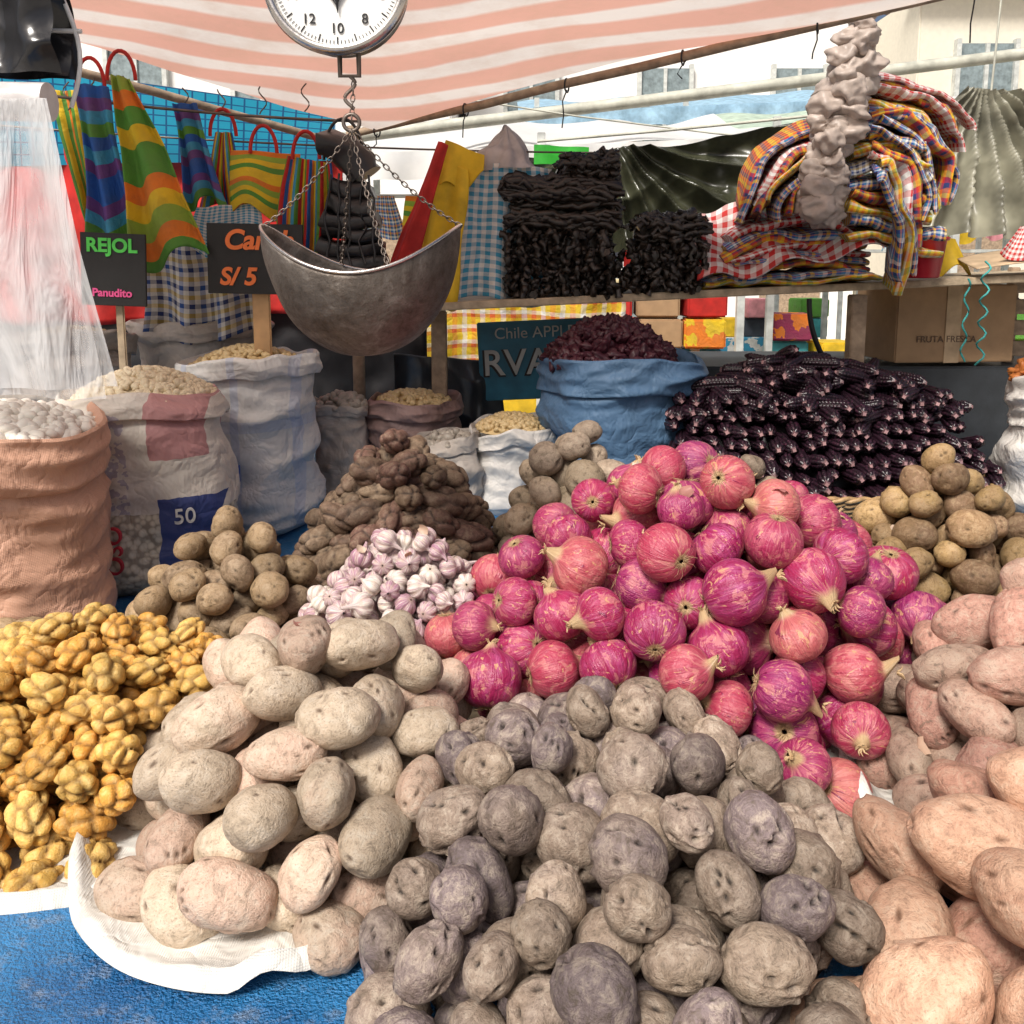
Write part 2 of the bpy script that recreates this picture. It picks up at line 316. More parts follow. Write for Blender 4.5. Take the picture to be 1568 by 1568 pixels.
def weave(name,c,trans=0,scale=420,extra=None,dirt=.35):
    m,nt,b=newmat(name); loc=nd(nt,'ShaderNodeTexCoord').outputs['Object']
    wx=nd(nt,'ShaderNodeTexWave',{'Scale':scale*.3,'Distortion':.3,'Vector':loc},bands_direction='Z').outputs['Fac']
    wy=nd(nt,'ShaderNodeTexWave',{'Scale':scale*.3,'Distortion':.3,'Vector':loc},bands_direction='X').outputs['Fac']
    n1=noiz(nt,9,detail=5,rough=.65)
    col=mix(nt,ramp(nt,n1,[(.45,0),(.75,dirt)]),c,tuple(x*.5*y for x,y in zip(c,(1.1,1,.85))))
    if extra: col=extra(nt,col)
    wv=mth(nt,'MULTIPLY',wx,wy); col=mix(nt,mth(nt,'MULTIPLY',mth(nt,'SUBTRACT',1,wv),.14),col,tuple(x*.4 for x in c))
    setb(nt,b,Base_Color=col,Roughness=.55)
    cre=mth(nt,'ABSOLUTE',mth(nt,'SUBTRACT',noiz(nt,13,detail=3,dist=.4),.5))
    bump(nt,b,mth(nt,'ADD',mth(nt,'MULTIPLY',wv,.10),mth(nt,'MULTIPLY',cre,6)),.6,.006)
    if trans: translucent(m,nt,b,col,trans)
    return m
mWH=weave('white_woven_plastic',(.72,.70,.65))
def cloth_disc(name,cx,cy,rx,ry,mat,seed,lift=.03):
    n,k=160,34; th=np.arange(n)/n*2*PI; q=np.linspace(0.02,1,k); TH,Q=[x.ravel() for x in np.meshgrid(th,q,indexing='ij')]
    P=np.stack([np.cos(TH),np.sin(TH),0*TH],1); w=1+.05*vn(P*3,1.5,seed)+.012*vn(P,14,seed+7)
    V=np.stack([cx+rx*Q*w*np.cos(TH),cy+ry*Q*w*np.sin(TH),T+.018+lift*np.clip((Q-.86)/.14,0,1)**1.3*(1+.6*vn(P,6,seed+1)+.35*vn(P,19,seed+4))+.006*vn(P*Q[:,None]*4,5,seed+2)],1)
    V[:,2]-= .03*np.clip((Q-.97)/.03,0,1)
    V[:,2]=np.maximum(V[:,2],T+.010)
    b=Bld(); b.add(V,gridf(n,k,True)); return b.build(name,mat)
cloth_disc('white_sack_cloth',-.26,1.02,.26,.26,mWH,1)
cloth_disc('white_sack_cloth',-.6,1.12,.36,.275,mWH,2,.015)
cloth_disc('white_sack_cloth',.74,1.02,.30,.34,mWH,3,.05)
cloth_disc('white_sack_cloth',.32,1.3,.47,.39,mWH,4,.02)
cloth_disc('newspaper_sheet',-.19,1.42,.26,.25,mWP,5,.02)
# ------------------------------------------------------------------ sacks
def sack(name,x,y,r,h,mat,seed,wr=.010,cuff=.05,fill=.03,z0=T,nth=150,leanx=0):
    g=np.random.default_rng(seed); K=130
    prof=np.array([(.02,0),(.8,0),(.93,.02),(1.0,.12*h),(1.03,.35*h),(1.0,.6*h),(.96,.8*h),(.95,h-cuff*.9),(1.03,h-cuff),(1.06,h-cuff*.5),(1.02,h-.004),(.98,h+.002),(.93,h-.012),(.88,h-.045),(.85,h-.06)])
    s=np.linspace(0,len(prof)-1,K); R0=np.interp(s,np.arange(len(prof)),prof[:,0]); Z0=np.interp(s,np.arange(len(prof)),prof[:,1])
    th=np.arange(nth)/nth*2*PI; TH,S=[q.ravel() for q in np.meshgrid(th,np.arange(K),indexing='ij')]
    R=R0[S]*r; Z=Z0[S]
    P=np.stack([np.cos(TH),np.sin(TH),Z*10],1); fl=np.clip(R0[S],0,1)
    sq=1+.05*np.cos(4*TH+g.uniform(0,6)); P2=P*np.array([1.2,1.2,1.4])
    rid=lambda f,sd,sc: 1-np.abs(vn(P*np.array(sc),f,sd))*2
    R=R*sq+fl*(wr*vn(P2,2.,seed)+wr*.6*rid(1.6,seed+1,(1.6,1.6,2.2))+wr*.35*rid(3.2,seed+5,(1.5,1.5,3))+wr*.18*vn(P*np.array([2,2,3]),6,seed+6))
    Z=Z+.018*vn(P*np.array([1.5,1.5,0]),1.3,seed+2)*np.clip(Z/h,0,1)+.006*vn(P*np.array([1.5,1.5,0]),6,seed+12)*np.clip(Z/h,0,1)
    V=np.stack([x+R*np.cos(TH)+leanx*Z,y+R*np.sin(TH),z0+Z],1)
    b=Bld(); b.add(V,gridf(nth,K,True)); root=empty(name); b.build('sack_body',mat,root)
    return root
def beans(parent,x,y,z,r,h,size,n,mat,el=(1.3,1,.8),seed=0,proto=None,sub=3):
    g=np.random.default_rng(seed); v,f=ico(sub); b=Bld()
    nn=40; th=np.arange(nn)/nn*2*PI; q=np.linspace(.01,1,12); TH,Q=[k.ravel() for k in np.meshgrid(th,q,indexing='ij')]
    b.add(np.stack([x+r*Q*np.cos(TH),y+r*Q*np.sin(TH),z+h*(1-Q**2)-size*.6],1),gridf(nn,12,True),r=.5)
    for i in range(n):
        q=math.sqrt(g.random()); t=g.uniform(0,2*PI); R=rotm(.6); s=size*g.uniform(.8,1.15)
        px=np.array([x+r*q*math.cos(t),y+r*q*math.sin(t),z+h*(1-q*q)+g.uniform(-.2,.5)*size])
        if proto: pv,pf,pa,pl=proto[g.integers(len(proto))]; b.add((pv@R.T)*s+px,pf,a=pa,r=g.random())
        else: b.add((v*np.array(el)@R.T)*s+px,f,r=g.random())
    return b.build('contents',mat,parent)
def rndmat(name,c1,c2,rough=.45):
    m,nt,b=newmat(name); col=mix(nt,mth(nt,'MULTIPLY',mth(nt,'ADD',attr(nt,'rnd'),noiz(nt,60)),.5),c1,c2); col=mix(nt,mth(nt,'MULTIPLY',attr(nt,'a'),.5),col,tuple(x*.4 for x in c1)); setb(nt,b,Base_Color=col,Roughness=rough); bump(nt,b,noiz(nt,200),.3,.001); return m
mBE=rndmat('white_bean',(.72,.67,.58),(.8,.77,.7)); mBE2=rndmat('cream_bean',(.66,.54,.35),(.78,.68,.48)); mGR=rndmat('grain',(.55,.4,.18),(.72,.55,.3))
mDR=rndmat('dried_purple_corn',(.035,.008,.014),(.085,.016,.028)); mRU=rndmat('rust_spice',(.42,.12,.03),(.6,.22,.05)); mCH=rndmat('chuno',(.2,.17,.14),(.45,.4,.33))
mPE=weave('peach_woven_sack',(.66,.38,.26)); mWS=weave('white_woven_sack',(.74,.71,.66)); mBS=weave('blue_woven_sack',(.10,.20,.34)); mGS=weave('grey_woven_sack',(.46,.41,.36),dirt=.7)
def sep(nt):
    co=nd(nt,'ShaderNodeSeparateXYZ',{0:nd(nt,'ShaderNodeTexCoord').outputs['Object']}); return co.outputs[0],co.outputs[2]
def prt(nt,col):
    X,Z=sep(nt); wob=mth(nt,'MULTIPLY',mth(nt,'SUBTRACT',noiz(nt,12),.5),.03); X=mth(nt,'ADD',X,wob); Z=mth(nt,'ADD',Z,wob)
    def band(s,a,b): return mth(nt,'MULTIPLY',mth(nt,'GREATER_THAN',s,a),mth(nt,'LESS_THAN',s,b))
    vo=nd(nt,'ShaderNodeTexVoronoi',{'Scale':75.,'Vector':nd(nt,'ShaderNodeTexCoord').outputs['Object']}).outputs['Distance']
    kern=ramp(nt,vo,[(.1,(.78,.72,.58)),(.45,(.66,.58,.42)),(.7,(.25,.2,.13))])
    low=mth(nt,'LESS_THAN',Z,1.03); col=mix(nt,mth(nt,'MULTIPLY',low,.8),col,kern)
    col=mix(nt,mth(nt,'MULTIPLY',band(X,-.735,-.62),band(Z,.90,1.06)),col,(.015,.04,.20))
    col=mix(nt,mth(nt,'MULTIPLY',mth(nt,'MULTIPLY',band(X,-.75,-.65),band(Z,1.14,1.28)),.75),col,(.42,.10,.12))
    ch=mth(nt,'GREATER_THAN',noiz(nt,70,detail=1),.5)
    col=mix(nt,mth(nt,'MULTIPLY',mth(nt,'MULTIPLY',band(X,-.83,-.79),band(Z,1.03,1.25)),mth(nt,'MULTIPLY',ch,.5)),col,(.15,.12,.3))
    return col
mPR=weave('printed_woven_sack',(.70,.64,.56),extra=prt)
def prt2(nt,col):
    X,Z=sep(nt)
    def band(s,a,b): return mth(nt,'MULTIPLY',mth(nt,'GREATER_THAN',s,a),mth(nt,'LESS_THAN',s,b))
    for a0 in(-.83,-.69,-.56): col=mix(nt,mth(nt,'MULTIPLY',band(X,a0,a0+.02),.35),col,(.3,.4,.65))
    return mix(nt,mth(nt,'MULTIPLY',band(Z,1.13,1.16),.3),col,(.3,.4,.65))
mWS2=weave('white_striped_sack',(.74,.72,.68),extra=prt2)
s=sack('peach_sack_of_beans',-.97,1.60,.205,.40,mPE,11,.013,.1); beans(s,-.97,1.60,T+.385,.18,.045,.013,480,mBE,seed=1)
s=sack('printed_sack_of_corn',-.81,1.93,.17,.42,mPR,12,.012); beans(s,-.81,1.93,T+.40,.15,.06,.0085,900,mBE2,seed=2)
mRED=simple('red_print',(.5,.03,.05)); mBLU=simple('blue_print',(.02,.08,.4))
s=sack('white_sack_of_grain',-.69,2.30,.17,.45,mWS2,13,.012); beans(s,-.69,2.30,T+.425,.15,.05,.008,500,mGR,seed=3)
s=sack('grey_sack_of_chuno',-.92,2.62,.18,.52,mGS,14,.014); beans(s,-.92,2.62,T+.5,.16,.05,.016,200,mCH,seed=4)
s=sack('grey_sack_of_grain',-1.18,2.35,.15,.50,mGS,15,.014); beans(s,-1.18,2.35,T+.48,.13,.04,.009,300,mGR,seed=5)
m=weave('plaid_woven_sack',(.32,.21,.19),dirt=.8)
s=sack('small_grey_sack',-.50,2.55,.085,.30,mGS,16,.008,.03); beans(s,-.50,2.55,T+.28,.07,.03,.012,80,mCH,seed=6)
s=sack('patterned_sack_of_grain',-.30,2.62,.13,.30,m,17,.014,.05); beans(s,-.30,2.62,T+.28,.11,.03,.009,260,mGR,seed=7)
s=sack('small_grey_sack',-.17,2.38,.085,.22,mGS,18,.010,.04); beans(s,-.17,2.38,T+.2,.07,.03,.012,80,mCH,seed=8)
s=sack('white_sack_of_grain',.0,2.45,.115,.25,mWS,19,.010,.045); beans(s,.0,2.45,T+.235,.1,.035,.008,300,mGR,seed=9)
pD=[knobby(900+i,3,10,2.2,.4) for i in range(5)]
s=sack('blue_sack_of_dried_corn',.29,2.42,.205,.44,mBS,20,.017,.09); beans(s,.27,2.42,T+.43,.17,.10,.012,420,mDR,seed=10,proto=pD)
s=sack('blue_white_sack_of_spice',1.40,2.15,.16,.42,mWS,21,.018,.12); beans(s,1.40,2.15,T+.41,.14,.09,.013,250,mRU,seed=11,proto=pD)
for (t,x,y,z,sz,mt,rt) in (('OSO',-.815,1.745,.96,.05,mRED,(PI/2,-PI/2,0)),('50',-.685,1.79,1.02,.045,mWH,(PI/2,0,.45)),('nal',-.70,2.117,1.03,.06,mBLU,(PI/2,0,0))):
    text('sack_print_lettering',t,(x,y,z),sz,mt,rt,ext=.004)
# ------------------------------------------------------------------ purple corn heap in basket
def cob(seed):
    g=np.random.default_rng(seed); nt_,nz=40,62; th=np.arange(nt_)/nt_*2*PI; t=np.linspace(0,1,nz); TH,Tt=[q.ravel() for q in np.meshgrid(th,t,indexing='ij')]
    prof=np.interp(Tt,[0,.03,.08,.5,.9,1],[.5,.8,.98,1.0,.66,.2]); row=np.floor(TH*8/(2*PI)); k=np.abs(np.sin(TH*4))**.55*np.abs(np.sin(Tt*PI*17+(row%2)*1.57))**.55
    R=.0175*prof*(.76+.30*k); V=np.stack([R*np.cos(TH)+.006*np.sin(Tt*3+seed),Tt*.15,R*np.sin(TH)],1); b=Bld(); b.add(V,gridf(nt_,nz,True),a=k*.3)
    e=V.reshape(nt_,nz,3)[:,0]; c=e.mean(0)-np.array([0,.004,0]); ring=c+(e-c)*.6; ring[:,1]=-.005
    b.add(np.vstack([e,ring]),np.stack([np.arange(nt_),(np.arange(nt_)+1)%nt_,(np.arange(nt_)+1)%nt_+nt_,np.arange(nt_)+nt_],1),a=.5)
    b.add(ring,np.arange(nt_)[None],a=1); return np.concatenate(b.v),b.f,np.concatenate(b.a)
cobs=[cob(i) for i in range(3)]
m,nt,b=newmat('purple_corn_kernels'); kc=ramp(nt,noiz(nt,170,detail=2),[(.35,(.008,.005,.007)),(.55,(.022,.009,.016)),(.7,(.05,.014,.028))])
setb(nt,b,Base_Color=mix(nt,ramp(nt,attr(nt,'a'),[(.31,0),(.5,.2),(.95,.35),(1,.9)]),mix(nt,ramp(nt,attr(nt,'a'),[(0,.8),(.15,0),(.3,0)]),kc,(.004,.003,.004)),(.48,.28,.28)),Roughness=.3); mCB=m
b=Bld(); g=np.random.default_rng(5)
for k in range(7):
    z=1.01+.031*k; w=.43-.012*k; n=int(w*2/.037)
    for i in range(n):
        x=.79-w+(i+.5*(k%2)+.3*g.random())*2*w/n; yf=2.0+.028*k+.10*((x-.79)/.44)**2+g.uniform(-.016,.016)
        v,f,a=cobs[g.integers(3)]; R=np.array(Matrix.Rotation(g.normal()*.16,3,'Z')@Matrix.Rotation(g.normal()*.12,3,'X')@Matrix.Rotation(g.uniform(0,6),3,'Y')); s=g.uniform(.8,1.12)
        b.add(v@R.T*s+np.array([x,yf,z+g.uniform(-.006,.006)]),f,a=a)
for i in range(180):
    q=math.sqrt(g.random())*.98; t=g.uniform(0,2*PI); x=.79+.38*q*math.cos(t); y=2.32+.16*q*math.sin(t); z=1.165+.115*(1-q*q)+g.uniform(-.03,.02)
    v,f,a=cobs[g.integers(3)]; R=np.array(Matrix.Rotation(g.choice([.5,-.6,-1.2])+g.normal()*.4,3,'Z')@Matrix.Rotation(g.normal()*.15,3,'X')@Matrix.Rotation(g.uniform(0,6),3,'Y'))
    vv=v-np.array([0,.075,0]); b.add(vv@R.T+np.array([x,y,z]),f,a=a)
cp=empty('purple_corn_heap'); b.build('corn_cobs',mCB,cp)
b=Bld(); nn=48; th=np.arange(nn)/nn*2*PI; q=np.linspace(.01,1,10); TH,Q=[k.ravel() for k in np.meshgrid(th,q,indexing='ij')]
b.add(np.stack([.79+.37*Q*np.cos(TH),2.31+.17*Q*np.sin(TH),.99+.22*(1-Q**3)],1),gridf(nn,10,True)); b.build('corn_core',mCB,cp)
bk=empty('wicker_basket'); b=Bld(); th=np.linspace(0,2*PI,260)
mWI=simple('wicker',(.38,.24,.11),.55,var=.4,scale=60)
for lay in range(6):
    for ph in (0,PI):
        rr=1+.012*np.cos(th*40+ph)-.025*(5-lay); zz=.94+lay*.013+.004*np.sin(th*40+ph)
        tube(b,np.stack([.79+.455*rr*np.cos(th),2.24+.27*rr*np.sin(th),zz],1),.006,6,cap=False)
for i in range(60):
    t=i/60*2*PI; tube(b,[(.79+.395*math.cos(t),2.24+.235*math.sin(t),.93),(.79+.455*math.cos(t),2.24+.27*math.sin(t),1.01)],.004,5)
b.add(np.stack([.79+.40*np.cos(th[:-1]),2.24+.235*np.sin(th[:-1]),0*th[:-1]+.935],1),np.arange(259)[None]); b.build('woven_wicker',mWI,bk)
mDK=simple('dark_painted_wood',(.035,.04,.045),.55)
box('low_dark_crate',(.79,2.3,T+.045),(.9,.45,.075),mDK)
# ------------------------------------------------------------------ hanging scale
sc=empty('hanging_dial_scale'); SX=.022
m,nt,b=newmat('worn_steel'); n=noiz(nt,11,detail=5,rough=.75,dist=.6); n2=noiz(nt,70,detail=5,rough=.8)
c_=mix(nt,ramp(nt,n2,[(.5,0),(.7,.6)]),ramp(nt,n,[(.3,(.06,.048,.04)),(.55,(.17,.145,.125)),(.75,(.36,.33,.30))]),(.07,.045,.03))
setb(nt,b,Base_Color=c_,Metallic=.75,Roughness=ramp(nt,n2,[(.3,.38),(.7,.65)])); bump(nt,b,mth(nt,'ADD',mth(nt,'MULTIPLY',noiz(nt,20),2),n2),.5,.004); mST=m
mCR=simple('chrome_rim',(.6,.57,.54),.25,1,.2); mDF=simple('white_enamel',(.8,.8,.78),.3,var=.04); mBK=simple('black_paint',(.012,.012,.014),.4); mCHN=simple('dark_chain_steel',(.16,.13,.11),.45,.7,.4)
dc=np.array([-.275+SX,1.35,1.952])
def lathe_y(prof,c,n=64):
    th=np.arange(n)/n*2*PI; pr=np.array(prof); k=len(pr); TH,I=[q.ravel() for q in np.meshgrid(th,np.arange(k),indexing='ij')]
    return np.stack([c[0]+pr[I,0]*np.cos(TH),c[1]+pr[I,1],c[2]+pr[I,0]*np.sin(TH)],1),gridf(n,k,True)
b=Bld(); b.add(*lathe_y([(.001,.05),(.08,.05),(.098,.04),(.1,.0),(.1,-.012)],dc)); b.build('dial_case',simple('dark_case',(.12,.1,.09),.4,.6),sc)
b=Bld(); b.add(*lathe_y([(.101,-.005),(.106,-.008),(.107,-.016),(.103,-.026),(.096,-.028),(.093,-.020),(.092,-.012)],dc)); b.build('dial_rim',mCR,sc)
b=Bld(); b.add(*lathe_y([(.001,-.013),(.095,-.013)],dc)); b.build('dial_face',mDF,sc)
b=Bld()
for i in range(100):
    a_=PI/2-i/100*2*PI; l=.010 if i%5==0 else .005; w=.0009 if i%5==0 else .0005
    tube(b,[dc+np.array([math.cos(a_)*.090,-.0140,math.sin(a_)*.090]),dc+np.array([math.cos(a_)*(.09-l),-.0140,math.sin(a_)*(.09-l)])],w,4)
tube(b,[dc+np.array([.0,-.018,.03]),dc+np.array([0,-.018,-.01]),dc+np.array([0.002,-.018,-.048])],[.002,.006,.0005],6)
tube(b,[dc+np.array([-.014,-.018,-.014]),dc+np.array([0,-.018,-.036]),dc+np.array([.014,-.018,-.014])],.0022,5)
b.build('dial_marks',mBK,sc)
for i in range(10):
    a_=PI/2-i/10*2*PI; text('dial_number',str(i*2),tuple(dc+np.array([math.cos(a_)*.069,-.0145,math.sin(a_)*.069])),.020,mBK,parent=sc,ext=.0004,bold=.0002)
b=Bld(); tube(b,[dc+np.array([0,.02,.09]),dc+np.array([0,.02,.34])],.005,8)
hb=dc+np.array([.012,.01,-.11]); tube(b,[hb+np.array([-.014,0,.02]),hb+np.array([-.014,0,-.02]),hb+np.array([.014,0,-.02]),hb+np.array([.014,0,.02])],.004,8)
ring=np.array([-.262+SX,1.36,1.755])
t=np.linspace(0,1,30); tube(b,np.stack([hb[0]+.008*np.sin(t*7),hb[1]+0*t,hb[2]-.02-(hb[2]-.02-ring[2]-.02)*t],1),.0028,7)
th=np.linspace(0,2*PI,24); tube(b,ring+np.stack([.012*np.cos(th),0*th,.012*np.sin(th)],1),.003,6,cap=False)
b.build('hook_and_rod',mCHN,sc)
pc=np.array([-.228,1.36,0]); A,Bb=.150,.125; zb=1.405
def rimz(c): return 1.533+.070*np.abs(c)**2.0
n=96;k=30; TH,Q=[q.ravel() for q in np.meshgrid(np.arange(n)/n*2*PI,np.linspace(.01,1,k),indexing='ij')]
zr=rimz(np.cos(TH)); V=np.stack([pc[0]+A*np.cos(TH)*np.sin(Q*PI/2)**.9,pc[1]+Bb*np.sin(TH)*np.sin(Q*PI/2)**.9,zr-(zr-zb)*np.cos(Q*PI/2)],1); V+=.0013*vn(V,45,9)[:,None]
b=Bld(); b.add(V,gridf(n,k,True)); o=b.build('scale_pan',mST,sc); md=o.modifiers.new('s','SOLIDIFY'); md.thickness=.0025
b=Bld(); th=np.linspace(0,2*PI,97); tube(b,np.stack([pc[0]+A*1.005*np.cos(th),pc[1]+Bb*1.005*np.sin(th),rimz(np.cos(th))+.001],1),.0026,7,cap=False); b.build('pan_rim',mCR,sc)
def chain(b,p,q,sag=.0,L=.011,w=.0010):
    p=np.array(p);q=np.array(q); n=int(np.linalg.norm(q-p)/(L*.8)); pts=line(p,q,n+1,sag)
    for i in range(n):
        c=(pts[i]+pts[i+1])/2; d=pts[i+1]-pts[i]; d/=np.linalg.norm(d); s=np.cross(d,[.2,1,.1] if i%2 else [1,.1,.3]); s/=np.linalg.norm(s)
        t=np.linspace(0,2*PI,13); tube(b,c+np.cos(t)[:,None]*d*L*.55+np.sin(t)[:,None]*s*L*.3,w,5,cap=False)
b=Bld()
for an in (0.05,PI-.05,PI*1.62,PI*.62):
    e=(pc[0]+A*math.cos(an),pc[1]+Bb*math.sin(an),float(rimz(np.cos(np.array(an))))); chain(b,ring-np.array([0,0,.01]),e,.012)
chain(b,ring,ring+np.array([.005,0,.06])); b.build('chains',mCHN,sc)
# ------------------------------------------------------------------ canopy
m,nt,b=newmat('striped_canopy_cloth'); s_=nd(nt,'ShaderNodeSeparateXYZ',{0:nd(nt,'ShaderNodeTexCoord').outputs['Object']})
ax=mth(nt,'SQRT',mth(nt,'ADD',mth(nt,'POWER',mth(nt,'ADD',s_.outputs[0],.35),2),.03))
sv=mth(nt,'ADD',s_.outputs[1],mth(nt,'MULTIPLY',ax,.36)); sv=mth(nt,'ADD',sv,mth(nt,'MULTIPLY',noiz(nt,2.),.08)); fr=mth(nt,'FRACT',mth(nt,'MULTIPLY',sv,6.0))
col=mix(nt,ramp(nt,fr,[(0,1),(.34,1),(.44,0),(.92,0),(1,1)]),(.82,.46,.36),(.88,.80,.73)); col=mix(nt,ramp(nt,noiz(nt,7,detail=8,rough=.7),[(.45,0),(.8,.45)]),col,(.60,.40,.28))
setb(nt,b,Base_Color=col,Roughness=.7); bump(nt,b,noiz(nt,12,detail=5),.8,.02); translucent(m,nt,b,col,.6); mCAN=m
cn=empty('striped_canopy'); FC=(-.416,2.8,1.957); LP=(-2.0,1.5,2.243); RP=(1.84,1.5,2.25)
sheet('canopy_cloth',[FC,RP,(-.1,1.45,2.27),LP],mCAN,130,130,lambda U,V,P:np.stack([0*U,0*U,-.045*np.sin(PI*U)*np.sin(PI*V)+.014*vn(P,5,8)+.004*vn(P,16,9)],1),parent=cn)
b=Bld(); tube(b,line(np.array(FC)+np.array([-.2,.1,-.02]),np.array(LP)+np.array([0,0,-.02]),12,jit=.003),.012,10)
tube(b,line(np.array(FC)+np.array([-.1,.06,-.015]),np.array(RP)+np.array([0,0,-.012]),12,jit=.003),.012,10)
tube(b,[(-1.9,1.55,0),(-1.9,1.55,2.26)],.025,10); tube(b,[(-.5,2.86,0),(-.5,2.86,1.97)],.02,10); tube(b,[(1.84,1.5,0),(1.84,1.5,2.26)],.025,10); tube(b,line((-1.95,1.5,2.24),(1.84,1.5,2.25),5),.015,8); b.build('canopy_poles',mW,cn)
b=Bld()
for i in range(9):
    q=np.array(FC)*(1-i/8)+np.array(RP)*(i/8); t=np.linspace(0,2*PI,12); tube(b,q+np.stack([.018*np.cos(t)*.4,.018*np.cos(t),.018*np.sin(t)-.01],1),.0025,5,cap=False); tube(b,line(q-np.array([0,0,.02]),q-np.array([.01,0,.06+.03*(i%3)]),4,jit=.003,seed=i),.0018,4)
b.build('canopy_ties',mBK,cn)
# ------------------------------------------------------------------ fabrics
def strmat(name,uc,vc=None,ru=1,rv=1,rough=.75,tr=.15,f=.5):
    m,nt,b=newmat(name); lv=attr(nt,'loc','Vector'); l=nd(nt,'ShaderNodeSeparateXYZ',{0:lv}); wob=mth(nt,'MULTIPLY',mth(nt,'SUBTRACT',noiz(nt,9),.5),.035)
    def rp(s,cs,r): k=len(cs); return ramp(nt,mth(nt,'FRACT',mth(nt,'MULTIPLY',mth(nt,'ADD',s,mth(nt,'ADD',wob,1)),r)),[(i/k,c) for i,c in enumerate(cs)],'CONSTANT')
    col=rp(l.outputs[0],uc,ru) if uc else None
    if vc:
        c2=rp(l.outputs[1],vc,rv); col=c2 if col is None else mix(nt,f,col,c2)
    col=mix(nt,ramp(nt,noiz(nt,20,detail=5),[(.4,0),(.8,.35)]),col,(.12,.10,.08))
    setb(nt,b,Base_Color=col,Roughness=rough); bump(nt,b,mth(nt,'ADD',noiz(nt,22,detail=4,dist=.8),mth(nt,'MULTIPLY',noiz(nt,600),.15)),.9,.010)
    if tr: translucent(m,nt,b,col,tr)
    return m
Y_=(.80,.56,.02);G_=(.10,.32,.04);O_=(.80,.22,.02);R_=(.58,.02,.02);B_=(.02,.12,.45);C_=(.05,.34,.55);P_=(.16,.06,.26);W_=(.82,.80,.76);K_=(.02,.02,.03);D_=(.02,.04,.16)
mF3=strmat('green_yellow_orange_stripe',None,[G_,Y_,G_,O_,(.3,.45,.05),Y_,O_,G_],rv=1.3)
mF2=strmat('blue_purple_stripe',None,[B_,P_,C_,B_,G_,C_,P_,B_],rv=1.5)
mF1=strmat('green_yellow_stripe',[G_,Y_,G_,O_],None,2)
mF4=strmat('multicolour_stripe',[Y_,G_,R_,B_,O_,Y_,C_,G_,R_],None,2.2)
mYG=strmat('yellow_green_stripe',None,[Y_,Y_,G_,Y_,(.3,.45,.05),O_],rv=2)
mBG=strmat('blue_gingham',[C_,W_],[C_,W_],11,16); mBG2=strmat('navy_gingham',[B_,W_,D_,W_],[D_,W_,Y_,W_],7,7)
mRG=strmat('red_gingham',[R_,W_],[R_,W_],16,7); mOG=strmat('orange_plaid',[O_,Y_,R_,D_],[O_,Y_,D_,R_],8,6); mBP=strmat('blue_plaid',[B_,C_,W_,D_,Y_],[B_,W_,D_,O_],8,6); mYP=strmat('yellow_plaid',[Y_,O_,Y_,G_],[Y_,W_,O_],8,6)
mRD=simple('red_cloth',(.50,.02,.015),.7,trans=.1,bs=.8,bscale=25); mYL=simple('yellow_cloth',(.70,.46,.02),.7,trans=.1,bs=.8,bscale=25)
def pleat(k,amp,seed): 
    def f(U,V,P):
        w=1.5*vn(P*np.array([3,3,1.]),2,seed)
        cr=1-np.abs(vn(P,16,seed+3))*1.6
        return amp*np.sin(2*PI*k*U+w+seed)*(.35+.65*(1-V))+amp*.5*vn(P,14,seed)+amp*.35*cr+amp*.15*vn(P,50,seed+4)
    return f
def hang(name,q,mat,k=2,amp=.014,seed=0,nu=50,nv=70,thick=.004):
    pl=pleat(k,amp,seed); q=[np.array(x,float) for x in q]
    def f(U,V,P):
        n=np.cross(q[1]-q[0],q[3]-q[0]); n/=np.linalg.norm(n); d=n*pl(U,V,P)[:,None]
        d[:,2]+=(1-V)*.02*np.sin(U*7+seed)*1.0; d[:,0]+=(np.abs(U-.5)*2)**2*np.sign(U-.5)*.010*vn(P*np.array([0,0,1.]),22,seed+5); return d
    return sheet(name,q,mat,nu,nv,f,thick=thick)
hang('striped_fabric_bundle',[(-1.10,2.30,1.63),(-1.03,2.30,1.63),(-1.09,2.32,1.98),(-1.17,2.32,1.98)],mF1,2,.014,1)
hang('striped_fabric_bundle',[(-1.05,2.25,1.60),(-.94,2.25,1.61),(-1.01,2.28,1.98),(-1.09,2.28,1.99)],mF2,2,.020,2)
hang('striped_fabric_bundle',[(-.93,2.20,1.53),(-.75,2.20,1.58),(-.935,2.25,1.99),(-.98,2.25,2.0)],mF3,1.5,.028,3)
hang('striped_fabric_bundle',[(-.86,2.38,1.70),(-.75,2.38,1.70),(-.82,2.40,1.96),(-.90,2.40,1.96)],mF2,2,.018,4)
hang('striped_cloth_bag',[(-.85,2.42,1.68),(-.69,2.42,1.69),(-.75,2.42,1.89),(-.79,2.42,1.89)],mF4,2,.018,5)
hang('striped_cloth_bag',[(-.74,2.36,1.68),(-.57,2.36,1.67),(-.57,2.38,1.83),(-.73,2.38,1.84)],mYG,1,.016,6)
hang('folded_striped_bags',[(-.60,2.32,1.54),(-.48,2.32,1.54),(-.47,2.34,1.80),(-.58,2.34,1.82)],mF4,4,.014,7)
hang('navy_gingham_cloth',[(-1.02,2.45,1.34),(-.66,2.45,1.34),(-.68,2.42,1.68),(-.98,2.42,1.66)],mBG2,3,.026,8)
hang('gingham_cloth_bag',[(-.84,2.34,1.58),(-.66,2.34,1.57),(-.67,2.36,1.70),(-.82,2.36,1.69)],mBG,2,.014,9)
hang('red_cloth_bag',[(-.36,2.42,1.50),(-.27,2.42,1.53),(-.17,2.45,1.86),(-.20,2.45,1.87)],mRD,1,.014,10)
hang('yellow_cloth_bag',[(-.28,2.48,1.43),(-.15,2.48,1.43),(-.12,2.5,1.80),(-.22,2.5,1.84)],mYL,1.5,.020,11)
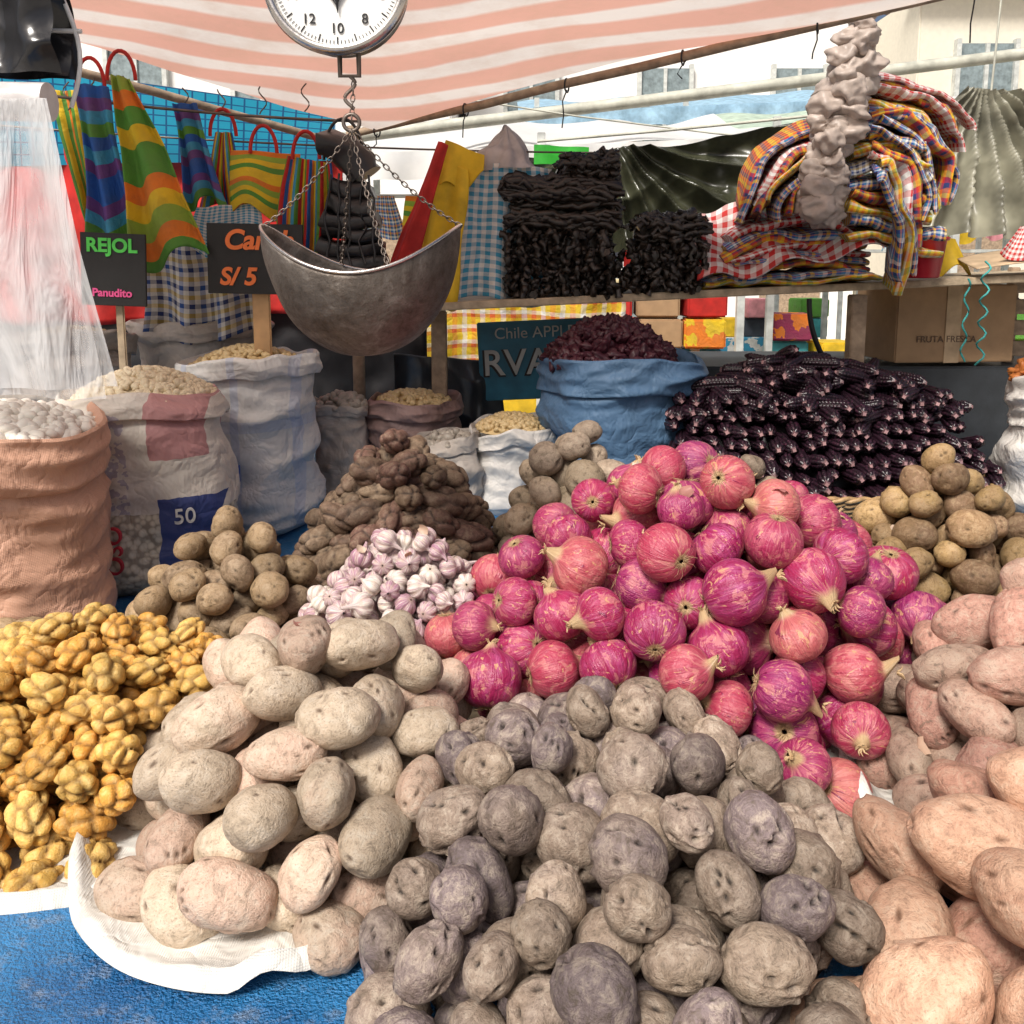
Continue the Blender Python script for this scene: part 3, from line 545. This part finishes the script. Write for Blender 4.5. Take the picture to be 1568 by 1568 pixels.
hang('blue_gingham_bag',[(-.20,2.52,1.43),(.13,2.55,1.44),(.12,2.58,1.81),(-.17,2.55,1.83)],mBG,3,.024,12)
hang('orange_yellow_cloth',[(-.2,2.50,1.74),(-.09,2.50,1.78),(-.09,2.50,1.84),(-.17,2.50,1.88)],mYL,1,.014,13)
# thin handles of the hanging bags
b=Bld()
for i,(x,y,z) in enumerate([(-.77,2.42,1.88),(-.65,2.37,1.83),(-.53,2.33,1.81),(-1.05,2.28,1.98),(-.96,2.25,1.99)]):
    t=np.linspace(0,PI,14); tube(b,np.stack([x+.035*np.cos(t),y+0*t,z+.07*np.sin(t)],1),.005,6)
b.build('bag_handles',mRD)
b=Bld()
for i,(x,y) in enumerate([(-1.13,2.32),(-1.05,2.28),(-.96,2.25),(-.86,2.4),(-.77,2.42),(-.65,2.38),(-.53,2.34)]):
    t=np.linspace(0,1,10); tube(b,np.stack([x+.01*np.sin(t*7+i),y+0*t,1.93+.07*t],1),.002,5)
tube(b,line((-1.7,2.1,2.03),(-.42,2.5,1.93),14,sag=.03),.004,6); tube(b,line((-1.6,2.45,1.93),(.3,2.62,1.86),14,sag=.02),.003,6); b.build('hanging_wires',mCHN)
mBL=simple('black_leather',(.018,.017,.018),.38,bs=.6,bscale=40); pu=empty('stack_of_black_purses')
def slab(b,path,wvec,th,r=0.,seed=0,nz=18,rough=1.):
    path=np.asarray(path,float); wv=np.asarray(wvec,float); n=len(path); t=np.gradient(path,axis=0); t/=np.linalg.norm(t,axis=1)[:,None]; nn=np.cross(t,wv); nn/=np.linalg.norm(nn,axis=1)[:,None]+1e-9
    a_=np.arange(nz)/nz*2*PI; cx=np.sign(np.cos(a_))*np.abs(np.cos(a_))**.35; cz=np.sign(np.sin(a_))*np.abs(np.sin(a_))**.7
    V=path[None]+cx[:,None,None]*wv[None,None]/2+cz[:,None,None]*nn[None]*th/2; V=V.reshape(-1,3); V=V+rough*(.15*th*vn(V,40,seed)[:,None]+.10*th*vn(V,90,seed+1)[:,None])
    U=np.tile(np.linspace(0,1,n),nz); W=np.repeat(cx*.5+.5+cz*.15,n)
    b.add(V,gridf(nz,n,True),r=r,l=np.stack([U,W,0*U],1)); q=V.reshape(nz,n,3)
    b.add(q[:,0],np.arange(nz)[None],r=r,l=np.stack([0*cx,cx,0*cx],1)); b.add(q[:,-1],np.arange(nz)[None],r=r,l=np.stack([0*cx,cx,0*cx],1))
b=Bld()
for i in range(7):
    z=1.52+.036*i; slab(b,line((-.50+.008*i,2.28,z),(-.31-.008*i,2.28,z-.012),14,sag=.008),(0,.12,0),.042,seed=i)
slab(b,line((-.47,2.25,1.84),(-.37,2.27,1.76),10,sag=-.02),(0,.1,0),.06,seed=8)
b.build('purse_bodies',mBL,pu)
b=Bld()
for i in range(5): tube(b,line((-.46+.03*i,2.21,1.54),(-.45+.025*i,2.22,1.76),8,sag=0,jit=.004,seed=i),.003,5)
t=np.linspace(0,PI,20); tube(b,np.stack([-.42+.05*np.cos(t),2.26+0*t,1.80+.1*np.sin(t)],1),.004,6); b.build('purse_straps',mBL,pu)
# ------------------------------------------------------------------ shelf plank + goods
sh=empty('market_shelf')
o=box('shelf_plank',(.97,2.78,1.475),(2.62,.40,.022),mWP,(0,-.042,.115),sh)
for (x,y) in ((1.03,2.64),(2.0,2.8),(-.22,2.66)): box('shelf_post',(x,y,(1.41+.04*x-T)/2+T),(.045,.045,1.41+.04*x-T),mW,parent=sh)
b=Bld(); t=np.linspace(0,1,14); tube(b,np.stack([.88+.10*t**2,2.62+0*t,1.44-.25*t],1),.008,8); b.build('bent_brace',mBK,sh)
mSE=simple('dried_seaweed',(.022,.016,.012),.34,var=.7,scale=60,bs=.8,bscale=90)
def seaweed(name,x0,x1,z0,z1,y,seed,vert=0):
    g=np.random.default_rng(seed); b=Bld(); nb=max(1,int((z1-z0)/.055))
    slab(b,line(((x0+x1)/2,y+.02,z0),((x0+x1)/2,y+.02,z1-.01),6),(x1-x0-.06,0,0),.08,seed=seed)
    for k in range(nb):
        hz=(z1-z0)/nb; zb=z0+(k+.5)*hz; jx=g.uniform(-.022,.022)
        isv=k<nb*vert
        for i in range(40):
            if isv:
                xx=x0+jx+(i%20+.5)*(x1-x0)/20+g.uniform(-.006,.006); yy=y+(-.045 if i<20 else .0)+g.uniform(-.018,.012); p=line((xx,yy,zb-hz*g.uniform(.35,.56)),(xx+g.uniform(-.03,.03),yy+g.uniform(-.01,.01),zb+hz*g.uniform(.4,.62)),10)
            else:
                a0=g.uniform(0,2*PI); yy=y+.055*math.cos(a0); zz=zb+hz*.42*math.sin(a0); p=line((x0+jx+g.uniform(-.01,.05),yy,zz),(x1+jx-g.uniform(-.01,.05),yy+g.uniform(-.02,.02),zz+g.uniform(-.016,.016)),16); p[:,2]+=.006*np.sin(np.linspace(0,9,16)+k*2)
            p=p+g.normal(size=p.shape)*.0055; tube(b,p,.005+.008*g.random(len(p)),6)
    return b.build(name,mSE)
seaweed('dried_seaweed_bundle',-.02,.31,1.63,1.79,2.56,1); seaweed('dried_seaweed_bundle',-.01,.31,1.455,1.63,2.55,2,1.0)
seaweed('dried_seaweed_bundle',.12,.29,1.79,1.84,2.56,5); seaweed('dried_seaweed_bundle',.34,.55,1.465,1.59,2.56,3,1.); seaweed('dried_seaweed_bundle',.33,.54,1.59,1.68,2.58,4)
ch=empty('stack_of_checked_cloths'); g=np.random.default_rng(3)
mats=[mYP,mBP,mOG,mBP,mRG,mOG,mBP,mRG]; z=1.485
for i,mt in enumerate(mats):
    b=Bld(); w=.25-.01*i; n=30; t=np.linspace(0,1,n); th_=g.uniform(.018,.03); cx=.80+g.uniform(-.02,.02)
    path=np.stack([cx-w+2*w*t,2.66+.02*np.sin(t*5+i),z+.03*(i/8)*(1-np.abs(2*t-1)**2*2.)+.006*np.sin(t*9+i)+.02*(t-.4)],1)
    slab(b,path,(.03,-.24,g.uniform(-.02,.02)),th_,seed=i,rough=1.8); b.build('folded_cloth',mt,ch); z+=th_*.95
sheet('draped_red_gingham',[(.52,2.49,1.50),(1.06,2.50,1.58),(1.07,2.70,1.70),(.57,2.70,1.70)],mRG,70,50,lambda U,V,P:.02*np.sin(U*16+V*4)+.014*vn(P,15,5)+.006*(1-np.abs(vn(P,25,6))*2),parent=ch,thick=.005)
fn=empty('hanging_bundle_of_checked_cloths'); g=np.random.default_rng(31)
fm=[mRG,mOG,mRG,mYP,mBP,mOG,mBP,mYP,mBP,mOG,mRG,mBP,mYP,mBP]
for i,mt in enumerate(fm):
    b=Bld(); s=1-.058*i+g.uniform(-.03,.03); n=34; t=np.linspace(0,1,n); a_=PI*(.54+g.uniform(-.07,.06))*t
    path=np.stack([.985+.29*s*np.sin(a_)**.9*(1+.12*t)+.012*np.sin(t*9+i*1.7)*t,2.62-.012*i+g.uniform(-.02,.02)+.02*t,2.075-.022*i-.25*(.6+.04*i)*(1-np.cos(a_))+.008*np.sin(t*13+i)],1)
    slab(b,path,(.05+g.uniform(-.03,.03),.20,.03+g.uniform(-.03,.05)),g.uniform(.014,.028),seed=i,rough=2.4); b.build('folded_cloth',mt,fn)
for i,mt in enumerate([mOG,mBP,mRG,mOG,mYP,mBP,mOG]):
    b=Bld(); s=1-.09*i+g.uniform(-.05,.05); n=26; t=np.linspace(0,1,n); a_=PI*(.42+g.uniform(-.05,.05))*t
    path=np.stack([.86-.20*s*np.sin(a_)-.02*t+.01*np.sin(t*8+i),2.60-.012*i+0*t,1.93-.024*i-.27*(1-np.cos(a_))*s-.02*t],1); slab(b,path,(.03,.2,.02+g.uniform(-.04,.04)),g.uniform(.016,.028),seed=20+i,rough=2.2); b.build('folded_cloth',mt,fn)
for i in range(8):
    b=Bld(); path=np.stack([np.linspace(.93,1.20-.012*i+g.uniform(-.02,.02),14),np.full(14,2.56)+g.uniform(-.01,.01),1.62+.040*i+.014*np.sin(np.linspace(0,5,14)+i)-.03*np.linspace(0,1,14)**2],1); slab(b,path,(0,.2,.02),g.uniform(.028,.04),seed=40+i,rough=1.6); b.build('folded_cloth',[mYP,mBP,mYP,mOG,mBP,mBG2,mYP,mBP][i],fn)
m=simple('crumpled_beige_plastic',(.52,.43,.37),.42,var=.2,scale=25,bs=.9,bscale=55,trans=.2)
g=np.random.default_rng(12); b=Bld(); v,f=ico(4)
for i in range(34):
    t=i/33; rr=np.interp(t,[0,.1,.35,.6,.72,1],[.020,.042,.056,.048,.038,.056]); a0=i*2.3+g.uniform(-.3,.3); off=rr*.55
    c=np.array([.925-.11*t+off*math.cos(a0),2.42+off*math.sin(a0)*.8,2.19-.51*t])
    r=1+.24*(1-np.abs(vn(v,2.6,i))*2)+.13*(1-np.abs(vn(v,5.5,i+50))*2)+.05*vn(v,12,i+90)
    R=np.array(Matrix.Rotation(a0,3,'Z')@Matrix.Rotation(g.uniform(-.6,.6),3,'X'))
    b.add((v*r[:,None]*np.array([1.0,.8,.72]))@R.T*rr*.95+c,f)
tube(b,line((.925,2.42,2.17),(.95,2.42,2.33),4),.004,5)
for i in range(6): tube(b,line((.92+.02*i-.05,2.40,2.19),(.90+.03*i-.04,2.38,2.24+.01*(i%3)),5,jit=.004,seed=i),[.012,.014,.010,.008,.003],6)
b.build('hanging_knotted_plastic_bags',m)
m=simple('grey_crumpled_plastic',(.5,.46,.45),.4,bs=.8,bscale=50,trans=.2)
TH,Tt=[q.ravel() for q in np.meshgrid(np.arange(50)/50*2*PI,np.linspace(0,1,50),indexing='ij')]; P=np.stack([np.cos(TH),np.sin(TH),Tt*4],1); R=np.interp(Tt,[0,.15,.5,1],[.008,.015,.06,.09])*(1+.15*np.sin(TH*9+Tt*3)+.16*vn(P,3,3))
b=Bld(); b.add(np.stack([-.02+R*np.cos(TH),2.6+R*.7*np.sin(TH),1.93-.12*Tt+.01*vn(P,3,8)],1),gridf(50,50,True)); b.build('grey_plastic_bag_bundle',m)
b=Bld(); n=48; pr=np.array([(.001,0),(.052,0),(.056,.004),(.070,.105),(.077,.107),(.078,.115),(.070,.117),(.066,.108),(.052,.01),(.001,.01)]); TH,I=[q.ravel() for q in np.meshgrid(np.arange(n)/n*2*PI,np.arange(len(pr)),indexing='ij')]
b.add(np.stack([1.17+pr[I,0]*np.cos(TH),2.56+pr[I,0]*np.sin(TH),1.502+pr[I,1]],1),gridf(n,len(pr),True)); b.build('red_plastic_tub',simple('red_plastic',(.42,.012,.025),.35,var=.1))
mTAN=simple('tan_paper',(.5,.36,.22),.8)
sheet('brown_paper',[(1.36,2.6,1.52),(1.62,2.6,1.56),(1.66,2.8,1.60),(1.40,2.8,1.55)],mTAN,20,20,lambda U,V,P:.015*vn(P,12,3),thick=.003)
hang('red_white_checked_cloth',[(1.44,2.62,1.56),(1.60,2.62,1.58),(1.58,2.64,1.66),(1.50,2.64,1.65)],mRG,2,.016,15)
hang('yellow_cloth',[(1.3,2.8,1.5),(1.45,2.8,1.52),(1.42,2.85,1.62),(1.32,2.85,1.62)],mYL,1,.014,16)
box('dark_counter',(1.35,3.1,1.03),(1.7,.5,.36),mDK,bev=.006)
cb=empty('cardboard_box'); mCD=simple('cardboard',(.38,.24,.13),.85,var=.12)
box('box_body',(1.42,2.98,1.35),(.40,.28,.25),mCD,(0,0,.08),cb,.004); box('box_tape',(1.42,2.838,1.35),(.05,.003,.252),mTAN,(0,0,.08),cb,0)
text('box_print','FRUTA FRESCA',(1.40,2.835,1.30),.03,simple('brown_ink',(.12,.07,.04)),(PI/2,0,.08),cb)
cr=empty('wooden_crate')
for i in range(4): box('slat',(1.86,2.95,1.26+.07*i),(.4,.02,.05),mW,parent=cr)
for x in(1.68,2.04): box('corner_post',(x,2.975,1.37),(.03,.03,.32),mW,parent=cr)
b=Bld(); t=np.linspace(0,1,30); tube(b,np.stack([1.31+.008*np.sin(t*20),2.55+0*t,1.50-.24*t],1),.003,5); tube(b,np.stack([1.36+.012*np.sin(t*30),2.55+.01*np.cos(t*30),1.55-.3*t],1),.003,5); b.build('hanging_strings',simple('teal_string',(.05,.35,.33)))
mSG=simple('blue_sign_paint',(.03,.19,.29),.45,var=.25); mWT=simple('pale_paint',(.6,.6,.56),.5,var=.15); mBO=simple('blackboard',(.015,.015,.015),.6); mGRN=simple('green_chalk',(.1,.65,.1),.7,var=.1); mORC=simple('orange_chalk',(.85,.2,.05),.7,var=.1); mPK=simple('pink_chalk',(.8,.1,.3),.7,var=.1)
sg=empty('blue_apple_crate_sign'); box('board',(.09,2.88,1.23),(.40,.012,.26),mSG,(0,-.05,-.06),sg)
text('line_1','Chile APPLES',(.085,2.868,1.32),.052,mWT,(PI/2,-.05,-.06),sg); text('line_2','RVALLE',(.10,2.868,1.22),.12,mBK,(PI/2,-.05,-.06),sg,bold=.004); text('line_2_face','RVALLE',(.104,2.864,1.223),.12,mWT,(PI/2,-.05,-.06),sg,bold=.001)
sg=empty('frejol_price_sign'); box('board',(-.94,2.1,1.53),(.15,.008,.17),mBO,(0,.04,.05),sg,.001); text('word','REJOL',(-.94,2.094,1.585),.044,mGRN,(PI/2,.04,.05),sg,bold=.0015); text('word_2','Panudito',(-.945,2.094,1.475),.026,mPK,(PI/2,.04,.05),sg,bold=.0008); box('stick',(-.94,2.12,1.37),(.02,.008,.3),mWP,parent=sg)
sg=empty('canchita_price_sign'); box('board',(-.645,2.24,1.555),(.24,.008,.175),mBO,(0,.02,0),sg,.001); text('word','Canch',(-.635,2.233,1.60),.068,mORC,(PI/2,.02,0),sg,bold=.002,shear=.2); text('word_2','S/ 5',(-.69,2.233,1.51),.06,mORC,(PI/2,.02,0),sg,bold=.002,shear=.2); box('stick',(-.64,2.26,1.40),(.045,.010,.30),simple('tan_stick',(.5,.30,.14)),parent=sg)
# plastic bag roll on the left
m,nt,b=newmat('clear_plastic_film'); setb(nt,b,Base_Color=(.72,.72,.72),Roughness=.2)
o=nt.nodes['Material Output']; tr=nd(nt,'ShaderNodeBsdfTransparent'); mv=nd(nt,'ShaderNodeMapping',{'Vector':nd(nt,'ShaderNodeTexCoord').outputs['Object'],'Scale':(16,16,3.5)}).outputs[0]
fo=noiz(nt,1.,mv,detail=4,dist=.8); ms=nd(nt,'ShaderNodeMixShader',{0:ramp(nt,fo,[(.35,.28),(.65,.66)])}); nt.links.new(tr.outputs[0],ms.inputs[1]); nt.links.new(b.outputs[0],ms.inputs[2]); nt.links.new(ms.outputs[0],o.inputs[0]); bump(nt,b,fo,1.,.03); mPF=m
pr_=empty('roll_of_plastic_bags'); b=Bld(); tube(b,line((-1.05,1.45,1.805),(-.735,1.45,1.80),8),.030,28); b.build('roll',simple('plastic_roll',(.6,.57,.56),.25),pr_)
for i in range(2): sheet('bag_film',[(-1.05,1.43-.008*i,1.34),(-.67+.02*i,1.43-.008*i,1.325+.02*i),(-.725+.004*i,1.42-.004*i,1.80),(-1.05,1.42-.004*i,1.80)],mPF,70,80,lambda U,V,P:.012*(1.1-V)*np.sin(U*17+3*V+i)+.004*vn(P*np.array([1,1,.25]),26,i)+.004*(1-np.abs(vn(P,9,i+3))*2),parent=pr_)
b=Bld(); t=np.linspace(0,1,20); tube(b,np.stack([-.725+.02*np.sin(t*8),1.5+0*t,1.80+.42*t],1),.004,6); tube(b,line((-1.2,1.5,1.93),(-.70,1.5,1.92),4),.004,6); b.build('wire_hanger',simple('white_wire',(.7,.7,.7),.4),pr_)
m=simple('black_plastic_film',(.02,.02,.022),.22,bs=.9,bscale=22)
bb=empty('black_plastic_bags')
for i in range(3): sheet('bag',[(-1.12,1.46+.02*i,1.85),(-.715,1.46+.02*i,1.845),(-.73,1.46+.02*i,2.12),(-1.12,1.46+.02*i,2.14)],m,70,70,lambda U,V,P:.022*vn(P,14,i)+.012*np.sin(U*22+2*V)+.016*(1-np.abs(vn(P,20,i+5))*2)+.006*(1-np.abs(vn(P,45,i+6))*2),parent=bb)
# ------------------------------------------------------------------ backdrop cloths
m,nt,b=newmat('blue_mesh_tarp'); l=nd(nt,'ShaderNodeSeparateXYZ',{0:attr(nt,'loc','Vector')}); gx=mth(nt,'GREATER_THAN',mth(nt,'FRACT',mth(nt,'MULTIPLY',l.outputs[0],36)),.86); gy=mth(nt,'GREATER_THAN',mth(nt,'FRACT',mth(nt,'MULTIPLY',l.outputs[1],8)),.86)
col=mix(nt,mth(nt,'MAXIMUM',gx,gy),(.02,.42,.65),(.01,.12,.3)); setb(nt,b,Base_Color=col,Roughness=.5); translucent(m,nt,b,col,.6)
sheet('blue_mesh_tarp',[(-2.1,3.0,1.86),(-.60,3.0,1.88),(-.58,3.0,2.04),(-2.1,3.0,2.25)],m,80,20,lambda U,V,P:.02*vn(P,8,1))
hang('red_backdrop_cloth',[(-2.1,3.04,1.35),(-.55,3.04,1.35),(-.56,3.04,1.93),(-2.1,3.04,1.93)],mRD,7,.03,21,90,30)
hang('black_backdrop_plastic',[(-2.1,3.12,.86),(-.3,3.12,.86),(-.3,3.12,1.38),(-2.1,3.12,1.38)],simple('black_backdrop',(.02,.02,.022),.35,bs=.7,bscale=20),6,.03,22,80,30)
hang('dark_plastic_cover',[(-.42,2.98,.86),(.0,2.9,.86),(-.05,2.95,1.22),(-.40,2.98,1.24)],simple('dark_plastic',(.03,.035,.04),.3,bs=.8,bscale=20),2,.04,23)
hang('yellow_lattice_cloth',[(-.5,3.5,1.1),(.45,3.5,1.1),(.45,3.5,1.48),(-.5,3.5,1.48)],strmat('yellow_lattice',[Y_,O_,Y_,W_],[Y_,Y_,R_,W_],12,6),3,.03,24)
mGP=simple('dark_green_plastic',(.042,.044,.026),.26,var=.6,scale=8,bs=1.,bscale=14)
def tent(pk,amp,kk,seed):
    def f(U,V,P):
        an=np.arctan2(P[:,2]-pk[2],P[:,0]-pk[0]); d=np.hypot(P[:,0]-pk[0],P[:,2]-pk[2]); return amp*(1-2*np.abs(np.sin(an*kk/2+.7*vn(P,4,seed))))*np.clip(d*2.5,0,1)+.03*vn(P,7,seed)+.018*(1-2*np.abs(vn(P,14,seed+3)))+.006*(1-2*np.abs(vn(P,32,seed+4)))
    return f
sheet('dark_green_tarp',[(.15,3.6,1.6),(1.35,3.6,1.55),(1.15,3.75,2.10),(.05,3.6,1.95)],mGP,160,110,tent((.39,3.6,2.07),.05,22,1))
mGP2=simple('silver_grey_tarp',(.30,.29,.22),.36,var=.55,scale=6,bs=1.,bscale=12,trans=.2)
sheet('silver_grey_tarp',[(1.30,3.3,1.66),(2.7,3.3,1.60),(2.4,3.4,2.12),(1.66,3.35,2.18)],mGP2,140,100,tent((1.73,3.3,2.22),.06,26,2))
sheet('green_sheet',[(.08,3.3,1.90),(.28,3.3,1.90),(.28,3.3,1.96),(.08,3.3,1.97)],simple('bright_green',(.05,.5,.05),.5,trans=.4),12,8,lambda U,V,P:.01*np.sin(U*9))
b=Bld(); tube(b,line((1.73,3.3,2.16),(1.75,3.3,2.7),4),.004,5); tube(b,line((-1.,4.6,2.15),(4,4.6,2.75),4),.03,8); tube(b,line((.1,3.6,2.02),(2.6,3.5,2.28),6,sag=.02),.006,5)
tube(b,line((-.3,3.9,2.25),(2.6,3.9,1.98),6,sag=.05),.004,5); b.build('tarp_ropes',simple('pale_rope',(.5,.5,.42)))
# distant street
mWB=simple('white_plaster',(.82,.81,.78),.8,var=.05,scale=2); mGL=simple('window_glass',(.22,.27,.28),.1,var=.3); mFR=simple('window_frame',(.55,.57,.54),.5)
def building(x0,x1,y,h,mat,seed):
    r=empty('plaster_building'); g=np.random.default_rng(seed); box('walls',((x0+x1)/2,y+3,h/2),(x1-x0,6,h),mat,parent=r,bev=.02); box('cornice',((x0+x1)/2,y-.05,h+.06),(x1-x0+.3,.5,.12),mWB,parent=r)
    n=int((x1-x0)/1.6)
    for i in range(n):
        xc=x0+(i+.5)*(x1-x0)/n
        for fl in range(int(h//2.6)+1):
            zc=1.25+fl*2.6
            if zc+.7>h: continue
            if fl==0: box('door',(xc,y-.03,1.05),(.9,.08,2.1),mGL if i%2 else mW,parent=r); continue
            box('window_glass',(xc,y-.02,zc),(.7,.06,1.0),mGL,parent=r,bev=0); box('window_frame_v',(xc,y-.06,zc),(.05,.05,1.0),mFR,parent=r,bev=0); box('sill',(xc,y-.08,zc-.6),(.9,.16,.08),mWB,parent=r)
            for s in(-1,1): box('jamb',(xc+s*.38,y-.05,zc),(.06,.1,1.1),mFR,parent=r,bev=0)
building(-9,-.8,12,5.4,mWB,1); building(-.7,5.2,13.5,7.6,mWB,2); building(5.3,14,12,5.0,simple('cream_plaster',(.75,.70,.58),.8,var=.05),3)
mCA=simple('white_stall_canvas',(.82,.82,.8),.7,var=.04,trans=.3); mCG=simple('pale_green_canvas',(.55,.68,.55),.7,trans=.3); mCB2=simple('pale_blue_canvas',(.35,.55,.7),.7,trans=.3)
gm=[mRD,mYL,mBG,mF4,mYG,mOG,mBP,simple('dark_jacket',(.04,.045,.06)),simple('pink_shirt',(.6,.25,.28)),simple('cream_shirt',(.75,.7,.6)),simple('teal_shirt',(.05,.3,.32)),mCD,mTAN]
def stall(x0,x1,y,zt,can,seed):
    """market stall: posts, sloping canopy, shelves of goods and hanging clothes"""
    g=np.random.default_rng(seed); r=empty('distant_market_stall'); w=x1-x0
    sheet('stall_roof',[(x0-.15,y-.3,zt-.12),(x1+.15,y-.3,zt-.02),(x1+.15,y+1.2,zt+.30),(x0-.15,y+1.2,zt+.22)],can,40,16,lambda U,V,P:.03*vn(P,5,seed)+.02*np.sin(U*20),parent=r)
    sheet('roof_valance',[(x0-.15,y-.31,zt-.26),(x1+.15,y-.31,zt-.16),(x1+.15,y-.3,zt-.02),(x0-.15,y-.3,zt-.12)],can,60,5,lambda U,V,P:.03*np.sin(U*50)*(1-V),parent=r)
    for x in (x0,(x0+x1)/2,x1):
        for yy in (y-.25,y+1.1): box('post',(x,yy,zt/2),(.04,.04,zt),mFR,parent=r,bev=.002)
    for z in (zt-.30,zt-.75): box('rail',((x0+x1)/2,y,z),(w,.02,.02),mFR,parent=r,bev=.002)
    box('counter',((x0+x1)/2,y+.2,.45),(w,.7,.9),gm[int(g.integers(3))],parent=r)
    x=x0+.05
    while x<x1-.1:
        ww=g.uniform(.10,.26); h=g.uniform(.22,.5); zz=zt-.30; mt=gm[g.integers(len(gm))]
        hang('garment',[(x-.01,y-.02,zz-h),(x+ww+.01,y-.02,zz-h+g.uniform(-.06,.06)),(x+ww*.88,y-.02,zz),(x+ww*.12,y-.02,zz)],mt,2,.02,int(g.integers(99)),12,16,thick=0).parent=r; x+=ww*g.uniform(.75,1.3)
    x=x0+.1
    while x<x1-.1:
        ww=g.uniform(.14,.3)
        for k in range(g.integers(1,4)): box('goods',(x+ww/2,y+.1+g.uniform(-.05,.05),.98+.17*k),(ww,.25,.16),gm[g.integers(len(gm))],(0,0,g.uniform(-.2,.2)),r,.01)
        x+=ww*1.1
stall(-.9,1.2,4.9,2.20,mCA,1); stall(1.5,3.6,5.4,2.36,mCG,2); stall(-3.2,-1.1,5.2,2.3,mCB2,3); stall(.2,2.6,7.6,2.85,mCB2,4); stall(3.3,6.0,7.8,2.9,mCA,5)
# ------------------------------------------------------------------ light, sky, camera
EL,AZ=math.radians(50),math.radians(207)
w=bpy.data.worlds.new("World"); SC.world=w; w.use_nodes=True; nt=w.node_tree; sky=nt.nodes.new('ShaderNodeTexSky'); sky.sky_type='NISHITA'; sky.sun_disc=False; sky.sun_elevation=EL; sky.sun_rotation=AZ; sky.dust_density=6; sky.air_density=.8; sky.ozone_density=.6; sky.altitude=0
bg=nt.nodes['Background']; nt.links.new(sky.outputs[0],bg.inputs[0]); bg.inputs[1].default_value=.10
L=bpy.data.lights.new('sun','SUN'); L.energy=4.2; L.angle=math.radians(16); L.color=(1,.965,.91); lo=bpy.data.objects.new('sun',L); COL.objects.link(lo)
d=Vector((math.sin(AZ)*math.cos(EL),math.cos(AZ)*math.cos(EL),math.sin(EL))); lo.rotation_euler=d.to_track_quat('Z','Y').to_euler()
cam=bpy.data.cameras.new('camera'); co=bpy.data.objects.new('camera',cam); COL.objects.link(co); co.location=(0,0,1.55); co.rotation_euler=(math.radians(82),0,0); cam.lens=31; cam.sensor_width=36; cam.shift_y=-.124; cam.clip_end=1000; cam.clip_start=.02
SC.camera=co
SC.view_settings.view_transform='Standard'; SC.view_settings.look='None'; SC.view_settings.exposure=0
